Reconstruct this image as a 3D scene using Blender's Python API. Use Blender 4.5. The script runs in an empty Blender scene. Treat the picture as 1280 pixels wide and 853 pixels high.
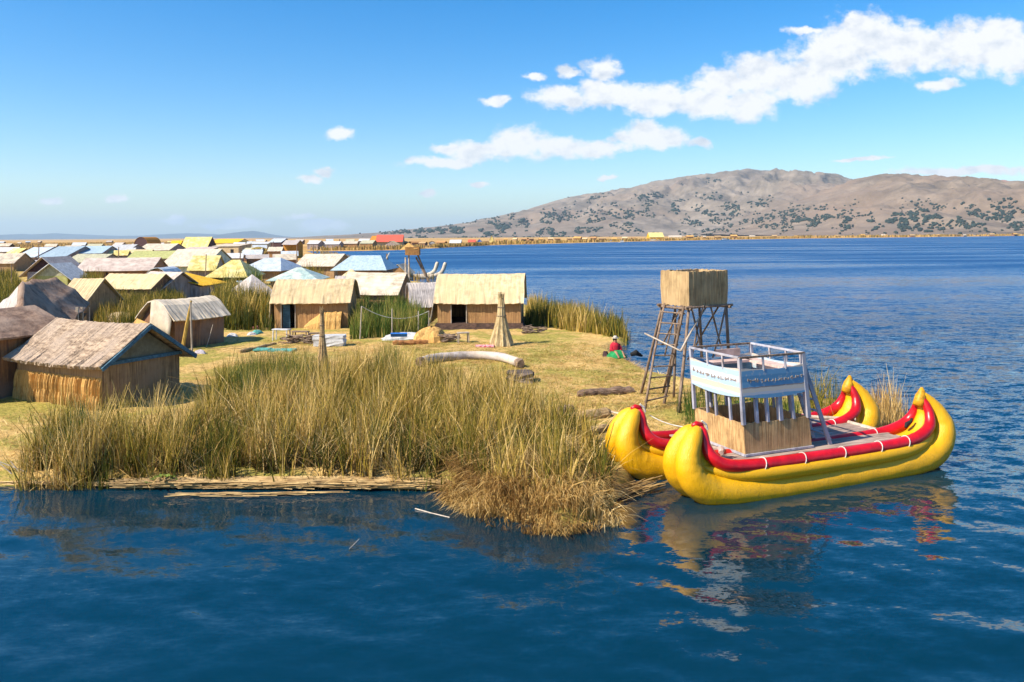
import bpy, math, random
import numpy as np
from mathutils import Vector, Matrix
random.seed(7); RNG = np.random.default_rng(11)
sc = bpy.context.scene; C = sc.collection
R_ = math.radians
CAMZ = 6.0; F = 1000.0; HY = 295.0; ROLL = 0.00703; GZ = 0.30

# ------------------------------------------------------------------ survey helpers (photo point -> place in the world)
def ray(px, py):
    dx = (px-640)/F; dz = -(py-HY)/F
    return dx + dz*ROLL, dz - dx*ROLL
def G(px, py, z=GZ):
    dx, dz = ray(px, py); Y = (CAMZ-z)/max(-dz, 1e-4); return Vector((dx*Y, Y, z))
def P(px, py, Y):
    dx, dz = ray(px, py); return Vector((dx*Y, Y, CAMZ+dz*Y))

# ------------------------------------------------------------------ noise in numpy
_tab = np.random.default_rng(5).random((256, 256))
def vn(x, y):
    x = np.asarray(x, float); y = np.asarray(y, float)
    xi = np.floor(x).astype(int); yi = np.floor(y).astype(int); fx = x-xi; fy = y-yi
    fx = fx*fx*(3-2*fx); fy = fy*fy*(3-2*fy)
    a = _tab[xi & 255, yi & 255]; b = _tab[(xi+1) & 255, yi & 255]; c = _tab[xi & 255, (yi+1) & 255]; d = _tab[(xi+1) & 255, (yi+1) & 255]
    return (a*(1-fx)+b*fx)*(1-fy)+(c*(1-fx)+d*fx)*fy
def fbm(x, y, o=4):
    s = 0; a = .5
    for i in range(o):
        s = s + a*vn(x*2**i+17*i, y*2**i+31*i); a *= .5
    return s

# ------------------------------------------------------------------ materials
MATS = {}
def nt(m):
    m.use_nodes = True; t = m.node_tree; t.nodes.clear()
    o = t.nodes.new('ShaderNodeOutputMaterial'); b = t.nodes.new('ShaderNodeBsdfPrincipled')
    t.links.new(b.outputs[0], o.inputs[0]); return t, b
def lin(c): return tuple(c)+(1,) if len(c) == 3 else tuple(c)
def mat(name, c1, c2=None, scale=(3, 3, 3), rough=.85, bump=.3, dist=.02, detail=4, c3=None, spots=0, spec=.3, dirt=None, sharp=(.40, .60), metal=0, grain=2.6, vary=.14):
    """streaked / mottled surface: two or three of its own colours mixed by noise in object space"""
    if name in MATS: return MATS[name]
    m = bpy.data.materials.new(name); t, b = nt(m); N = t.nodes; L = t.links
    tc = N.new('ShaderNodeTexCoord'); mp = N.new('ShaderNodeMapping'); mp.inputs['Scale'].default_value = scale
    L.new(tc.outputs['Object'], mp.inputs[0])
    n = N.new('ShaderNodeTexNoise'); n.inputs['Scale'].default_value = 1; n.inputs['Detail'].default_value = detail; n.inputs['Roughness'].default_value = .65
    L.new(mp.outputs[0], n.inputs[0])
    cr = N.new('ShaderNodeValToRGB'); e = cr.color_ramp.elements
    e[0].position = sharp[0]; e[1].position = sharp[1]
    c2 = c2 or tuple(x*.6 for x in c1)
    e[0].color = lin(c2); e[1].color = lin(c1)
    L.new(n.outputs[0], cr.inputs[0]); col = cr.outputs[0]
    if bump >= .3:   # worn, mottled surface
        ng = N.new('ShaderNodeTexNoise'); ng.inputs['Scale'].default_value = grain; ng.inputs['Detail'].default_value = 7; ng.inputs['Roughness'].default_value = .72; L.new(tc.outputs['Object'], ng.inputs[0])
        rg = N.new('ShaderNodeMapRange'); rg.inputs[1].default_value = .32; rg.inputs[2].default_value = .62; rg.inputs[3].default_value = .62; rg.inputs[4].default_value = 1.05; L.new(ng.outputs[0], rg.inputs[0])
        mg = N.new('ShaderNodeMix'); mg.data_type = 'RGBA'; mg.blend_type = 'MULTIPLY'; mg.inputs[0].default_value = 1; L.new(col, mg.inputs[6]); L.new(rg.outputs[0], mg.inputs[7]); col = mg.outputs[2]
    oi = N.new('ShaderNodeObjectInfo'); ro = N.new('ShaderNodeMapRange'); ro.inputs[3].default_value = 1-vary; ro.inputs[4].default_value = 1+vary*.6; L.new(oi.outputs['Random'], ro.inputs[0])
    mo = N.new('ShaderNodeMix'); mo.data_type = 'RGBA'; mo.blend_type = 'MULTIPLY'; mo.inputs[0].default_value = 1; L.new(col, mo.inputs[6]); L.new(ro.outputs[0], mo.inputs[7]); col = mo.outputs[2]
    if c3:
        n2 = N.new('ShaderNodeTexNoise'); n2.inputs['Scale'].default_value = .9; n2.inputs['Detail'].default_value = 5; L.new(tc.outputs['Object'], n2.inputs[0])
        r2 = N.new('ShaderNodeMapRange'); r2.inputs[1].default_value = .45; r2.inputs[2].default_value = .68; L.new(n2.outputs[0], r2.inputs[0])
        mx = N.new('ShaderNodeMix'); mx.data_type = 'RGBA'; L.new(r2.outputs[0], mx.inputs[0]); L.new(col, mx.inputs[6]); mx.inputs[7].default_value = lin(c3); col = mx.outputs[2]
    L.new(col, b.inputs['Base Color'])
    b.inputs['Roughness'].default_value = rough; b.inputs['Specular IOR Level'].default_value = spec; b.inputs['Metallic'].default_value = metal
    if bump:
        bp = N.new('ShaderNodeBump'); bp.inputs['Strength'].default_value = bump; bp.inputs['Distance'].default_value = dist
        L.new(n.outputs[0], bp.inputs['Height']); L.new(bp.outputs[0], b.inputs['Normal'])
    MATS[name] = m; return m
def blade_mat(name, cols, trans=.25):
    m = bpy.data.materials.new(name); t, b = nt(m); N = t.nodes; L = t.links
    a = N.new('ShaderNodeAttribute'); a.attribute_name = 'tone'
    cr = N.new('ShaderNodeValToRGB'); cr.color_ramp.elements.remove(cr.color_ramp.elements[1])
    for i, c in enumerate(cols):
        p = i/(len(cols)-1)
        el = cr.color_ramp.elements[0] if i == 0 else cr.color_ramp.elements.new(p)
        el.position = p; el.color = lin(c)
    L.new(a.outputs['Fac'], cr.inputs[0]); L.new(cr.outputs[0], b.inputs['Base Color']); b.inputs['Roughness'].default_value = .7; b.inputs['Specular IOR Level'].default_value = .25
    tr = N.new('ShaderNodeBsdfTranslucent'); L.new(cr.outputs[0], tr.inputs[0]); ms = N.new('ShaderNodeMixShader'); ms.inputs[0].default_value = trans*.7
    L.new(b.outputs[0], ms.inputs[1]); L.new(tr.outputs[0], ms.inputs[2]); L.new(ms.outputs[0], N['Material Output'].inputs[0])
    return m

ST = (17, 17, .7)   # streaks running up a wall
M_reedwall = mat('reed_mat_wall', (.58, .33, .13), (.30, .155, .06), ST, bump=.8, c3=(.36, .19, .08))
M_reedwall2 = mat('reed_mat_wall_grey', (.54, .335, .16), (.25, .145, .07), ST, bump=.9, c3=(.36, .22, .12))
M_redwall = mat('reed_mat_wall_red', (.40, .19, .08), (.20, .10, .06), (9, 9, .6), bump=.8, c3=(.26, .16, .11))
M_straw = mat('straw_bright', (.68, .42, .14), (.40, .22, .06), (11, 11, 1.6), bump=1.0, dist=.05, c3=(.6, .34, .1))
M_cream = mat('cream_roof_mat', (.64, .50, .30), (.52, .39, .21), (9, .7, .7), rough=.9, bump=.35, c3=(.57, .42, .23))
M_cream2 = mat('pale_roof_mat', (.60, .52, .41), (.42, .35, .26), (8, .8, .8), rough=.9, bump=.4, c3=(.62, .52, .38))
M_thatch = mat('grey_thatch', (.50, .37, .255), (.23, .16, .105), (4, 9, 9), bump=1.0, dist=.08, c3=(.37, .285, .215), rough=.95)
M_greyroof = mat('grey_mat_roof', (.52, .47, .44), (.36, .32, .30), (12, 2, 2), bump=.5, c3=(.44, .38, .33))
M_pink = mat('weathered_pink_roof', (.58, .47, .40), (.42, .33, .28), (.8, 9, 9), bump=.3, c3=(.56, .47, .40))
M_brownroof = mat('brown_cloth', (.33, .215, .145), (.18, .11, .075), (3, 3, 3), bump=.9, dist=.05, c3=(.32, .23, .17))
M_tin = mat('pale_tin', (.58, .63, .67), (.44, .50, .55), (12, .5, .5), rough=.4, bump=.4, spec=.5, c3=(.55, .57, .58))
M_bluetin = mat('pale_blue_tin', (.43, .53, .58), (.34, .44, .50), (12, .5, .5), rough=.45, bump=.4, spec=.5)
M_greentin = mat('pale_green_tin', (.40, .50, .45), (.29, .40, .38), (10, .5, .5), rough=.5, bump=.4, c3=(.58, .60, .48))
M_white = mat('white_tarp', (.62, .62, .61), (.48, .48, .47), (4, 4, 4), rough=.7, bump=.3)
M_yellow = mat('yellow_tarp', (.70, .57, .19), (.56, .44, .12), (6, 2, 2), rough=.7, bump=.35, c3=(.70, .60, .30))
M_yellow2 = mat('deep_yellow_tarp', (.85, .50, .02), (.74, .40, .01), (6, 2, 2), rough=.7, bump=.3)
M_lime = mat('lime_tarp', (.52, .52, .20), (.42, .42, .15), (6, 2, 2), rough=.7, bump=.3)
M_olive = mat('beige_green_roof', (.50, .48, .32), (.40, .38, .26), (6, 2, 2), rough=.8, bump=.3)
M_orange = mat('orange_cloth', (.62, .27, .03), (.5, .2, .02), (6, 2, 2), bump=.3)
M_red = mat('red_roof_paint', (.62, .10, .06), (.5, .08, .05), (6, 2, 2), bump=.2)
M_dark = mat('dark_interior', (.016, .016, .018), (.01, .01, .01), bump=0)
M_maroon = mat('dark_gable_cloth', (.10, .045, .045), (.05, .025, .03), (5, 5, 5), bump=.3)
M_plank = mat('grey_planks', (.42, .36, .34), (.20, .155, .14), (5, 5, .4), bump=.9, dist=.03, c3=(.32, .25, .22))
M_pole = mat('weathered_pole', (.30, .215, .15), (.15, .10, .07), (14, 14, 2), bump=.6)
M_polepale = mat('pale_pole', (.55, .46, .36), (.38, .31, .24), (14, 14, 2), bump=.4)
M_boxreed = mat('reed_box_mat', (.60, .42, .21), (.34, .22, .10), (20, 20, .9), bump=1.0, dist=.03, c3=(.48, .33, .17))
M_tubewhite = mat('white_roll_cloth', (.56, .50, .46), (.38, .32, .28), (5, 5, 5), bump=.6, c3=(.56, .46, .36))
M_stump = mat('dark_root_block', (.13, .095, .085), (.04, .03, .028), (6, 6, 6), bump=1, dist=.05, c3=(.22, .17, .14))
M_bundle = mat('brown_reed_bundle', (.30, .20, .14), (.12, .075, .05), (3, 24, 24), bump=1, dist=.04, c3=(.38, .27, .17))
M_strawbundle = mat('pale_reed_bundle', (.55, .38, .19), (.33, .21, .095), (3, 24, 24), bump=1, dist=.04)
M_stook = mat('stook_straw', (.62, .48, .25), (.36, .25, .11), (12, 12, 1), bump=1, dist=.04)
M_teal = mat('teal_mat', (.12, .42, .36), (.07, .30, .26), (2, 20, 20), bump=.4)
M_blueframe = mat('blue_frame', (.09, .19, .25), (.055, .12, .17), (3, 12, 12), bump=.3)
M_gable = mat('olive_gable_cloth', (.25, .22, .14), (.19, .17, .11), (4, 4, 4), bump=.3)
M_mud = mat('dark_reed_base', (.115, .065, .045), (.055, .032, .024), (4, 4, 9), bump=1, dist=.06)
M_mauve = mat('mauve_cloth', (.50, .46, .50), (.42, .38, .42), bump=.3)
M_blue = mat('blue_tarp', (.03, .17, .55), (.02, .12, .42), bump=.3, rough=.5)
M_magenta = mat('red_pattern_cloth', (.50, .05, .10), (.70, .45, .45), (14, 14, 14), bump=.1, sharp=(.48, .52))

# boat
def hull_mat():
    m = bpy.data.materials.new('yellow_hull_cover'); t, b = nt(m); N = t.nodes; L = t.links
    tc = N.new('ShaderNodeTexCoord')
    mp = N.new('ShaderNodeMapping'); mp.inputs['Scale'].default_value = (9, 9, 3); L.new(tc.outputs['Object'], mp.inputs[0])
    n1 = N.new('ShaderNodeTexNoise'); n1.inputs['Scale'].default_value = 2.2; n1.inputs['Detail'].default_value = 6; n1.inputs['Roughness'].default_value = .7; n1.inputs['Distortion'].default_value = 1.2; L.new(mp.outputs[0], n1.inputs[0])
    n2 = N.new('ShaderNodeTexNoise'); n2.inputs['Scale'].default_value = 1.6; n2.inputs['Detail'].default_value = 5; L.new(tc.outputs['Object'], n2.inputs[0])
    sx = N.new('ShaderNodeSeparateXYZ'); L.new(tc.outputs['Object'], sx.inputs[0])
    low = N.new('ShaderNodeMapRange'); low.inputs[1].default_value = .85; low.inputs[2].default_value = .0; L.new(sx.outputs[2], low.inputs[0])   # grime where the water splashes
    ad = N.new('ShaderNodeMath'); ad.operation = 'MULTIPLY_ADD'; L.new(low.outputs[0], ad.inputs[0]); ad.inputs[1].default_value = .16; L.new(n1.outputs[0], ad.inputs[2])
    st = N.new('ShaderNodeMapRange'); st.inputs[1].default_value = .62; st.inputs[2].default_value = .92; L.new(ad.outputs[0], st.inputs[0])
    cr = N.new('ShaderNodeValToRGB'); cr.color_ramp.elements[0].color = (.66, .33, .001, 1); cr.color_ramp.elements[1].color = (.77, .41, .002, 1); L.new(n2.outputs[0], cr.inputs[0])
    mx = N.new('ShaderNodeMix'); mx.data_type = 'RGBA'; L.new(st.outputs[0], mx.inputs[0]); L.new(cr.outputs[0], mx.inputs[6]); mx.inputs[7].default_value = (.36, .17, .01, 1)
    L.new(mx.outputs[2], b.inputs['Base Color']); b.inputs['Roughness'].default_value = .42; b.inputs['Specular IOR Level'].default_value = .45
    bp = N.new('ShaderNodeBump'); bp.inputs['Strength'].default_value = .55; bp.inputs['Distance'].default_value = .03; L.new(n1.outputs[0], bp.inputs['Height']); L.new(bp.outputs[0], b.inputs['Normal'])
    return m
M_hull = hull_mat()
M_gun = mat('red_gunwale_cover', (.58, .006, .012), (.42, .004, .008), (3, 3, 3), rough=.33, bump=.25, dist=.02, spec=.5)
M_cap = mat('yellow_tip_cover', (.72, .36, .01), (.42, .17, .01), (9, 9, 9), rough=.5, bump=.5, sharp=(.3, .55))
M_rope = mat('white_rope', (.72, .70, .64), (.5, .48, .42), (30, 30, 30), bump=.3)
M_deck = mat('worn_deck_boards', (.46, .35, .28), (.28, .20, .16), (1.5, 9, 9), bump=.6, c3=(.38, .28, .22))
M_lav = mat('pale_painted_wood', (.46, .46, .52), (.30, .29, .33), (6, 6, 1.5), bump=.3, rough=.6, c3=(.40, .37, .38))
M_rail = mat('brown_white_rail', (.50, .46, .47), (.28, .20, .17), (5, 5, 5), bump=.3, sharp=(.3, .42))
M_cabreed = mat('cabin_reed_mat', (.66, .43, .19), (.38, .22, .085), (26, 26, .9), bump=1.0, dist=.02, c3=(.52, .34, .16))
M_cabfloor = mat('pink_board_floor', (.58, .42, .36), (.46, .32, .27), (4, 14, 4), bump=.3)
def panel_mat(name, shade):
    m = bpy.data.materials.new(name); t, b = nt(m); N = t.nodes; L = t.links
    tc = N.new('ShaderNodeTexCoord'); sx = N.new('ShaderNodeSeparateXYZ'); L.new(tc.outputs['Object'], sx.inputs[0])
    n = N.new('ShaderNodeTexNoise'); n.inputs['Scale'].default_value = 5; n.inputs['Detail'].default_value = 6; L.new(tc.outputs['Object'], n.inputs[0])
    a = N.new('ShaderNodeMath'); a.operation = 'MULTIPLY_ADD'; L.new(n.outputs[0], a.inputs[0]); a.inputs[1].default_value = .05; L.new(sx.outputs[2], a.inputs[2])
    mr = N.new('ShaderNodeMapRange'); mr.inputs[1].default_value = 2.12+.02; mr.inputs[2].default_value = 2.90+.02; L.new(a.outputs[0], mr.inputs[0])
    cr = N.new('ShaderNodeValToRGB'); cr.color_ramp.interpolation = 'CONSTANT'; e = cr.color_ramp.elements
    W = (.50, .52, .56); B = (.13, .29, .44) if shade else (.36, .48, .58); K = (.56, .47, .38); T = (.30, .23, .20)  # shade painted into the stripes: darker, bluer copy for the shaded side
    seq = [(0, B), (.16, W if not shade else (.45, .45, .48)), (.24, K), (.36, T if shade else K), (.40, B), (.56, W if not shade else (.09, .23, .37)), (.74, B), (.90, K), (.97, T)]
    for i, (p, c) in enumerate(seq):
        el = e[i] if i < 2 else e.new(p)
        el.position = p; el.color = lin(c)
    L.new(mr.outputs[0], cr.inputs[0])
    n2 = N.new('ShaderNodeTexNoise'); n2.inputs['Scale'].default_value = 9; n2.inputs['Detail'].default_value = 8; L.new(tc.outputs['Object'], n2.inputs[0])
    r2 = N.new('ShaderNodeMapRange'); r2.inputs[1].default_value = .58; r2.inputs[2].default_value = .72; r2.inputs[4].default_value = .75; L.new(n2.outputs[0], r2.inputs[0])
    mx = N.new('ShaderNodeMix'); mx.data_type = 'RGBA'; L.new(r2.outputs[0], mx.inputs[0]); L.new(cr.outputs[0], mx.inputs[6]); mx.inputs[7].default_value = (.5, .44, .40, 1)
    L.new(mx.outputs[2], b.inputs['Base Color']); b.inputs['Roughness'].default_value = .65
    return m
M_panelA = panel_mat('striped_panel_paint', False); M_panelB = panel_mat('striped_panel_paint_shaded', True)

# ------------------------------------------------------------------ mesh builder
class MB:
    def __init__(s): s.v = []; s.f = []
    def add(s, vs, fs):
        n = len(s.v); s.v += [tuple(v) for v in vs]; s.f += [tuple(i+n for i in f) for f in fs]; return s
    def box(s, c, d, M=None):
        x, y, z = [q/2 for q in d]; vs = [Vector((sx*x, sy*y, sz*z)) for sz in (-1, 1) for sy in (-1, 1) for sx in (-1, 1)]
        if M is not None: vs = [M @ v for v in vs]
        vs = [v+Vector(c) for v in vs]
        return s.add(vs, [(0, 2, 3, 1), (4, 5, 7, 6), (0, 1, 5, 4), (2, 6, 7, 3), (0, 4, 6, 2), (1, 3, 7, 5)])
    def hexa(s, b, t):   # bottom 4, top 4 (same order, ccw seen from above)
        return s.add(list(b)+list(t), [(3, 2, 1, 0), (4, 5, 6, 7), (0, 1, 5, 4), (1, 2, 6, 5), (2, 3, 7, 6), (3, 0, 4, 7)])
    def beam(s, a, b, w, h=None, up=(0, 0, 1)):
        a = Vector(a); b = Vector(b); h = h or w; d = (b-a).normalized(); u = Vector(up)
        if abs(d.dot(u)) > .98: u = Vector((0, 1, 0))
        x = d.cross(u).normalized(); y = x.cross(d).normalized()
        q = [(-w/2, -h/2), (w/2, -h/2), (w/2, h/2), (-w/2, h/2)]
        return s.hexa([a+x*i+y*j for i, j in q], [b+x*i+y*j for i, j in q])
    def tube(s, pts, rad, n=10, cap=True, squash=None, wob=0):
        pts = [Vector(p) for p in pts]; m = len(pts)
        if not hasattr(rad, '__len__'): rad = [rad]*m
        d0 = (pts[1]-pts[0]).normalized(); u = Vector((0, 0, 1)) if abs(d0.z) < .9 else Vector((0, 1, 0))
        x = d0.cross(u).normalized(); rings = []
        vs = []
        for i in range(m):
            d = (pts[min(i+1, m-1)]-pts[max(i-1, 0)]).normalized(); x = (x-d*x.dot(d)).normalized(); y = d.cross(x)
            for k in range(n):
                a = 2*math.pi*k/n; r = rad[i]*(1+(random.uniform(-wob, wob) if wob else 0))
                vs.append(pts[i]+x*math.cos(a)*r+y*math.sin(a)*r)
        fs = [(i*n+k, i*n+(k+1) % n, (i+1)*n+(k+1) % n, (i+1)*n+k) for i in range(m-1) for k in range(n)]
        if cap: fs += [tuple(reversed(range(n))), tuple(range((m-1)*n, m*n))]
        return s.add(vs, fs)
    def build(s, name, m, parent=None, smooth=False, bevel=0):
        me = bpy.data.meshes.new(name); me.from_pydata(s.v, [], s.f); me.update()
        o = bpy.data.objects.new(name, me); C.objects.link(o)
        if m: me.materials.append(m)
        if parent: o.parent = parent
        if smooth: me.polygons.foreach_set('use_smooth', [True]*len(me.polygons))
        if bevel:
            b = o.modifiers.new('b', 'BEVEL'); b.width = bevel; b.segments = 2; b.limit_method = 'ANGLE'
        return o
def np_mesh(name, V, Fq, m, attr=None, smooth=True, parent=None):
    me = bpy.data.meshes.new(name); V = np.asarray(V, np.float32); Fq = np.asarray(Fq, np.int32); k = Fq.shape[1]
    me.vertices.add(len(V)); me.vertices.foreach_set('co', V.ravel())
    me.loops.add(Fq.size); me.loops.foreach_set('vertex_index', Fq.ravel())
    me.polygons.add(len(Fq)); me.polygons.foreach_set('loop_start', np.arange(0, Fq.size, k, dtype=np.int32)); me.polygons.foreach_set('loop_total', np.full(len(Fq), k, np.int32))
    if smooth: me.polygons.foreach_set('use_smooth', np.ones(len(Fq), bool))
    if attr is not None:
        a = me.attributes.new('tone', 'FLOAT', 'POINT'); a.data.foreach_set('value', np.asarray(attr, np.float32))
    me.update(calc_edges=True); me.materials.append(m)
    o = bpy.data.objects.new(name, me); C.objects.link(o)
    if parent: o.parent = parent
    return o
def tag(o, label=None, cat=None, group=None, kind=None):
    if label: o['label'] = label
    if cat: o['category'] = cat
    if group: o['group'] = group
    if kind: o['kind'] = kind
    return o
def thing(name, label, cat, loc=(0, 0, 0), rz=0, group=None):
    o = bpy.data.objects.new(name, None); C.objects.link(o); o.location = loc; o.rotation_euler = (0, 0, rz); o.empty_display_size = .3
    return tag(o, label, cat, group)
def center(o):   # put a one-mesh thing's origin at its base
    me = o.data; n = len(me.vertices); co = np.empty(n*3, np.float32); me.vertices.foreach_get('co', co); co = co.reshape(-1, 3)
    c = co.mean(0); c[2] = co[:, 2].min(); me.vertices.foreach_set('co', (co-c).ravel()); o.location = Vector([float(x) for x in c]); me.update(); return o

# ------------------------------------------------------------------ camera
cam = bpy.data.cameras.new('camera'); cam.lens = 36*F/1280; cam.sensor_width = 36; cam.shift_y = -(426.5-HY)/1280; cam.clip_end = 60000; cam.clip_start = .1
co = bpy.data.objects.new('camera', cam); C.objects.link(co); sc.camera = co
cr_, sr_ = math.cos(ROLL), math.sin(ROLL)
co.matrix_world = Matrix(((cr_, sr_, 0, 0), (0, 0, -1, 0), (-sr_, cr_, 0, CAMZ), (0, 0, 0, 1)))

# ------------------------------------------------------------------ land and water
SH = [(-500, 620), (-200, 606), (0, 604), (100, 604), (250, 604), (420, 602), (555, 606), (590, 630), (640, 645), (700, 652), (752, 645), (780, 612), (800, 585), (850, 566), (930, 552), (1010, 545),
      (1090, 543), (1140, 536), (1140, 522), (1080, 508), (1010, 500), (930, 494), (870, 480), (815, 468), (775, 446), (758, 436), (786, 428), (785, 416), (720, 396), (660, 383), (600, 366), (545, 356),
      (500, 351), (470, 340), (440, 329), (418, 322), (395, 317), (383, 314.2), (440, 314), (500, 312.5), (560, 309.5), (620, 306.5), (700, 304.5), (800, 302), (900, 300), (1000, 298.4), (1280, 295), (1500, 293.6)]
POLY = [G(px, py, .1).to_2d()[:] for px, py in SH] + [(6000, 2200), (30000, 9000), (30000, 30000), (-30000, 30000), (-30000, 3000), (-400, 40), (-60, 14)]
POLY = np.array(POLY)
def sdist(x, y, poly=POLY):
    d = np.full(x.shape, 1e18); ins = np.zeros(x.shape, bool); n = len(poly)
    for i in range(n):
        ax, ay = poly[i]; bx, by = poly[(i+1) % n]; ex, ey = bx-ax, by-ay
        t = np.clip(((x-ax)*ex+(y-ay)*ey)/(ex*ex+ey*ey+1e-12), 0, 1); d = np.minimum(d, (x-ax-t*ex)**2+(y-ay-t*ey)**2)
        c = ((ay > y) != (by > y)); xx = ax+(y-ay)*ex/(ey if abs(ey) > 1e-12 else 1e-12); ins ^= c & (x < xx)
    return np.where(ins, 1, -1)*np.sqrt(d)
def land_z(x, y, d=None):
    if d is None: d = sdist(x, y)
    w = .25+np.minimum(np.abs(y), 2000)*.004
    e = np.clip(d/w, -1, 1)
    z = np.where(e > 0, GZ*np.sin(e*math.pi/2), 1.2*e)
    return z + np.where(d > 0, 1, .3)*((fbm(x*.9, y*.9)-.47)*.16 + (fbm(x*3.1+5, y*3.1)-.47)*.09 + (fbm(x*.15+9, y*.15)-.47)*.10)*np.clip(d/.5+.3, 0, 1)*(np.abs(y) < 120)
def grid(rows, cols, rmax, r0=12.):
    Y = np.array(rows); r = np.sign(np.linspace(-1, 1, cols))*np.abs(np.linspace(-1, 1, cols))**1.15*rmax
    yy, rr = np.meshgrid(Y, r, indexing='ij'); xx = rr*(np.abs(yy)+r0)
    i = np.arange(len(Y)-1)[:, None]*cols+np.arange(cols-1)[None]; Fq = np.stack([i, i+1, i+cols+1, i+cols], -1).reshape(-1, 4)
    return xx, yy, Fq
rowsT = list(np.linspace(-30, 12, 16))+list(np.geomspace(12.2, 120, 420))+list(np.geomspace(122, 16000, 170))
xx, yy, Fq = grid(rowsT, 620, 1.25)
zz = land_z(xx, yy)
def ground_mat():
    m = bpy.data.materials.new('reed_ground_mat'); t, b = nt(m); N = t.nodes; L = t.links
    tc = N.new('ShaderNodeTexCoord')
    def noise(s, sc_=(1, 1, 1), det=6, dis=0):
        mp = N.new('ShaderNodeMapping'); mp.inputs['Scale'].default_value = sc_; L.new(tc.outputs['Object'], mp.inputs[0])
        n = N.new('ShaderNodeTexNoise'); n.inputs['Scale'].default_value = s; n.inputs['Detail'].default_value = det; n.inputs['Roughness'].default_value = .68; n.inputs['Distortion'].default_value = dis; L.new(mp.outputs[0], n.inputs[0]); return n
    n1 = noise(4, (1, 1.6, 1), 8, .6); cr = N.new('ShaderNodeValToRGB'); e = cr.color_ramp.elements
    e[0].position = .30; e[0].color = (.20, .11, .035, 1); e[1].position = .66; e[1].color = (.70, .49, .20, 1); q = e.new(.48); q.color = (.54, .35, .115, 1); L.new(n1.outputs[0], cr.inputs[0])
    # green sward patches
    n2 = noise(.35, (1, 1, 1), 5, .4); r2 = N.new('ShaderNodeMapRange'); r2.inputs[1].default_value = .45; r2.inputs[2].default_value = .54; L.new(n2.outputs[0], r2.inputs[0])
    n3 = noise(7, (1, 1, 1), 6); c3 = N.new('ShaderNodeValToRGB'); c3.color_ramp.elements[0].position = .35; c3.color_ramp.elements[1].position = .65; c3.color_ramp.elements[0].color = (.20, .19, .035, 1); c3.color_ramp.elements[1].color = (.46, .36, .09, 1); L.new(n3.outputs[0], c3.inputs[0])
    mx = N.new('ShaderNodeMix'); mx.data_type = 'RGBA'; L.new(r2.outputs[0], mx.inputs[0]); L.new(cr.outputs[0], mx.inputs[6]); L.new(c3.outputs[0], mx.inputs[7])
    # the far reed plain is golden, in long bands
    sx = N.new('ShaderNodeSeparateXYZ'); L.new(tc.outputs['Object'], sx.inputs[0])
    fr = N.new('ShaderNodeMapRange'); fr.inputs[1].default_value = 90; fr.inputs[2].default_value = 190; L.new(sx.outputs[1], fr.inputs[0])
    n4 = noise(.004, (1, 3, 1), 9, .3); c4 = N.new('ShaderNodeValToRGB'); c4.color_ramp.elements[0].position = .34; c4.color_ramp.elements[0].color = (.20, .12, .035, 1); c4.color_ramp.elements[1].position = .62; c4.color_ramp.elements[1].color = (.56, .37, .15, 1)
    q = c4.color_ramp.elements.new(.47); q.color = (.42, .24, .07, 1); L.new(n4.outputs[0], c4.inputs[0])
    m2 = N.new('ShaderNodeMix'); m2.data_type = 'RGBA'; L.new(fr.outputs[0], m2.inputs[0]); L.new(mx.outputs[2], m2.inputs[6]); L.new(c4.outputs[0], m2.inputs[7])
    L.new(m2.outputs[2], b.inputs['Base Color']); b.inputs['Roughness'].default_value = .95; b.inputs['Specular IOR Level'].default_value = .15
    bp = N.new('ShaderNodeBump'); bp.inputs['Strength'].default_value = .9; bp.inputs['Distance'].default_value = .14; L.new(n1.outputs[0], bp.inputs['Height']); L.new(bp.outputs[0], b.inputs['Normal'])
    return m
o = np_mesh('ground', np.stack([xx, yy, zz], -1).reshape(-1, 3), Fq, ground_mat()); tag(o, kind='structure')

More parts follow.
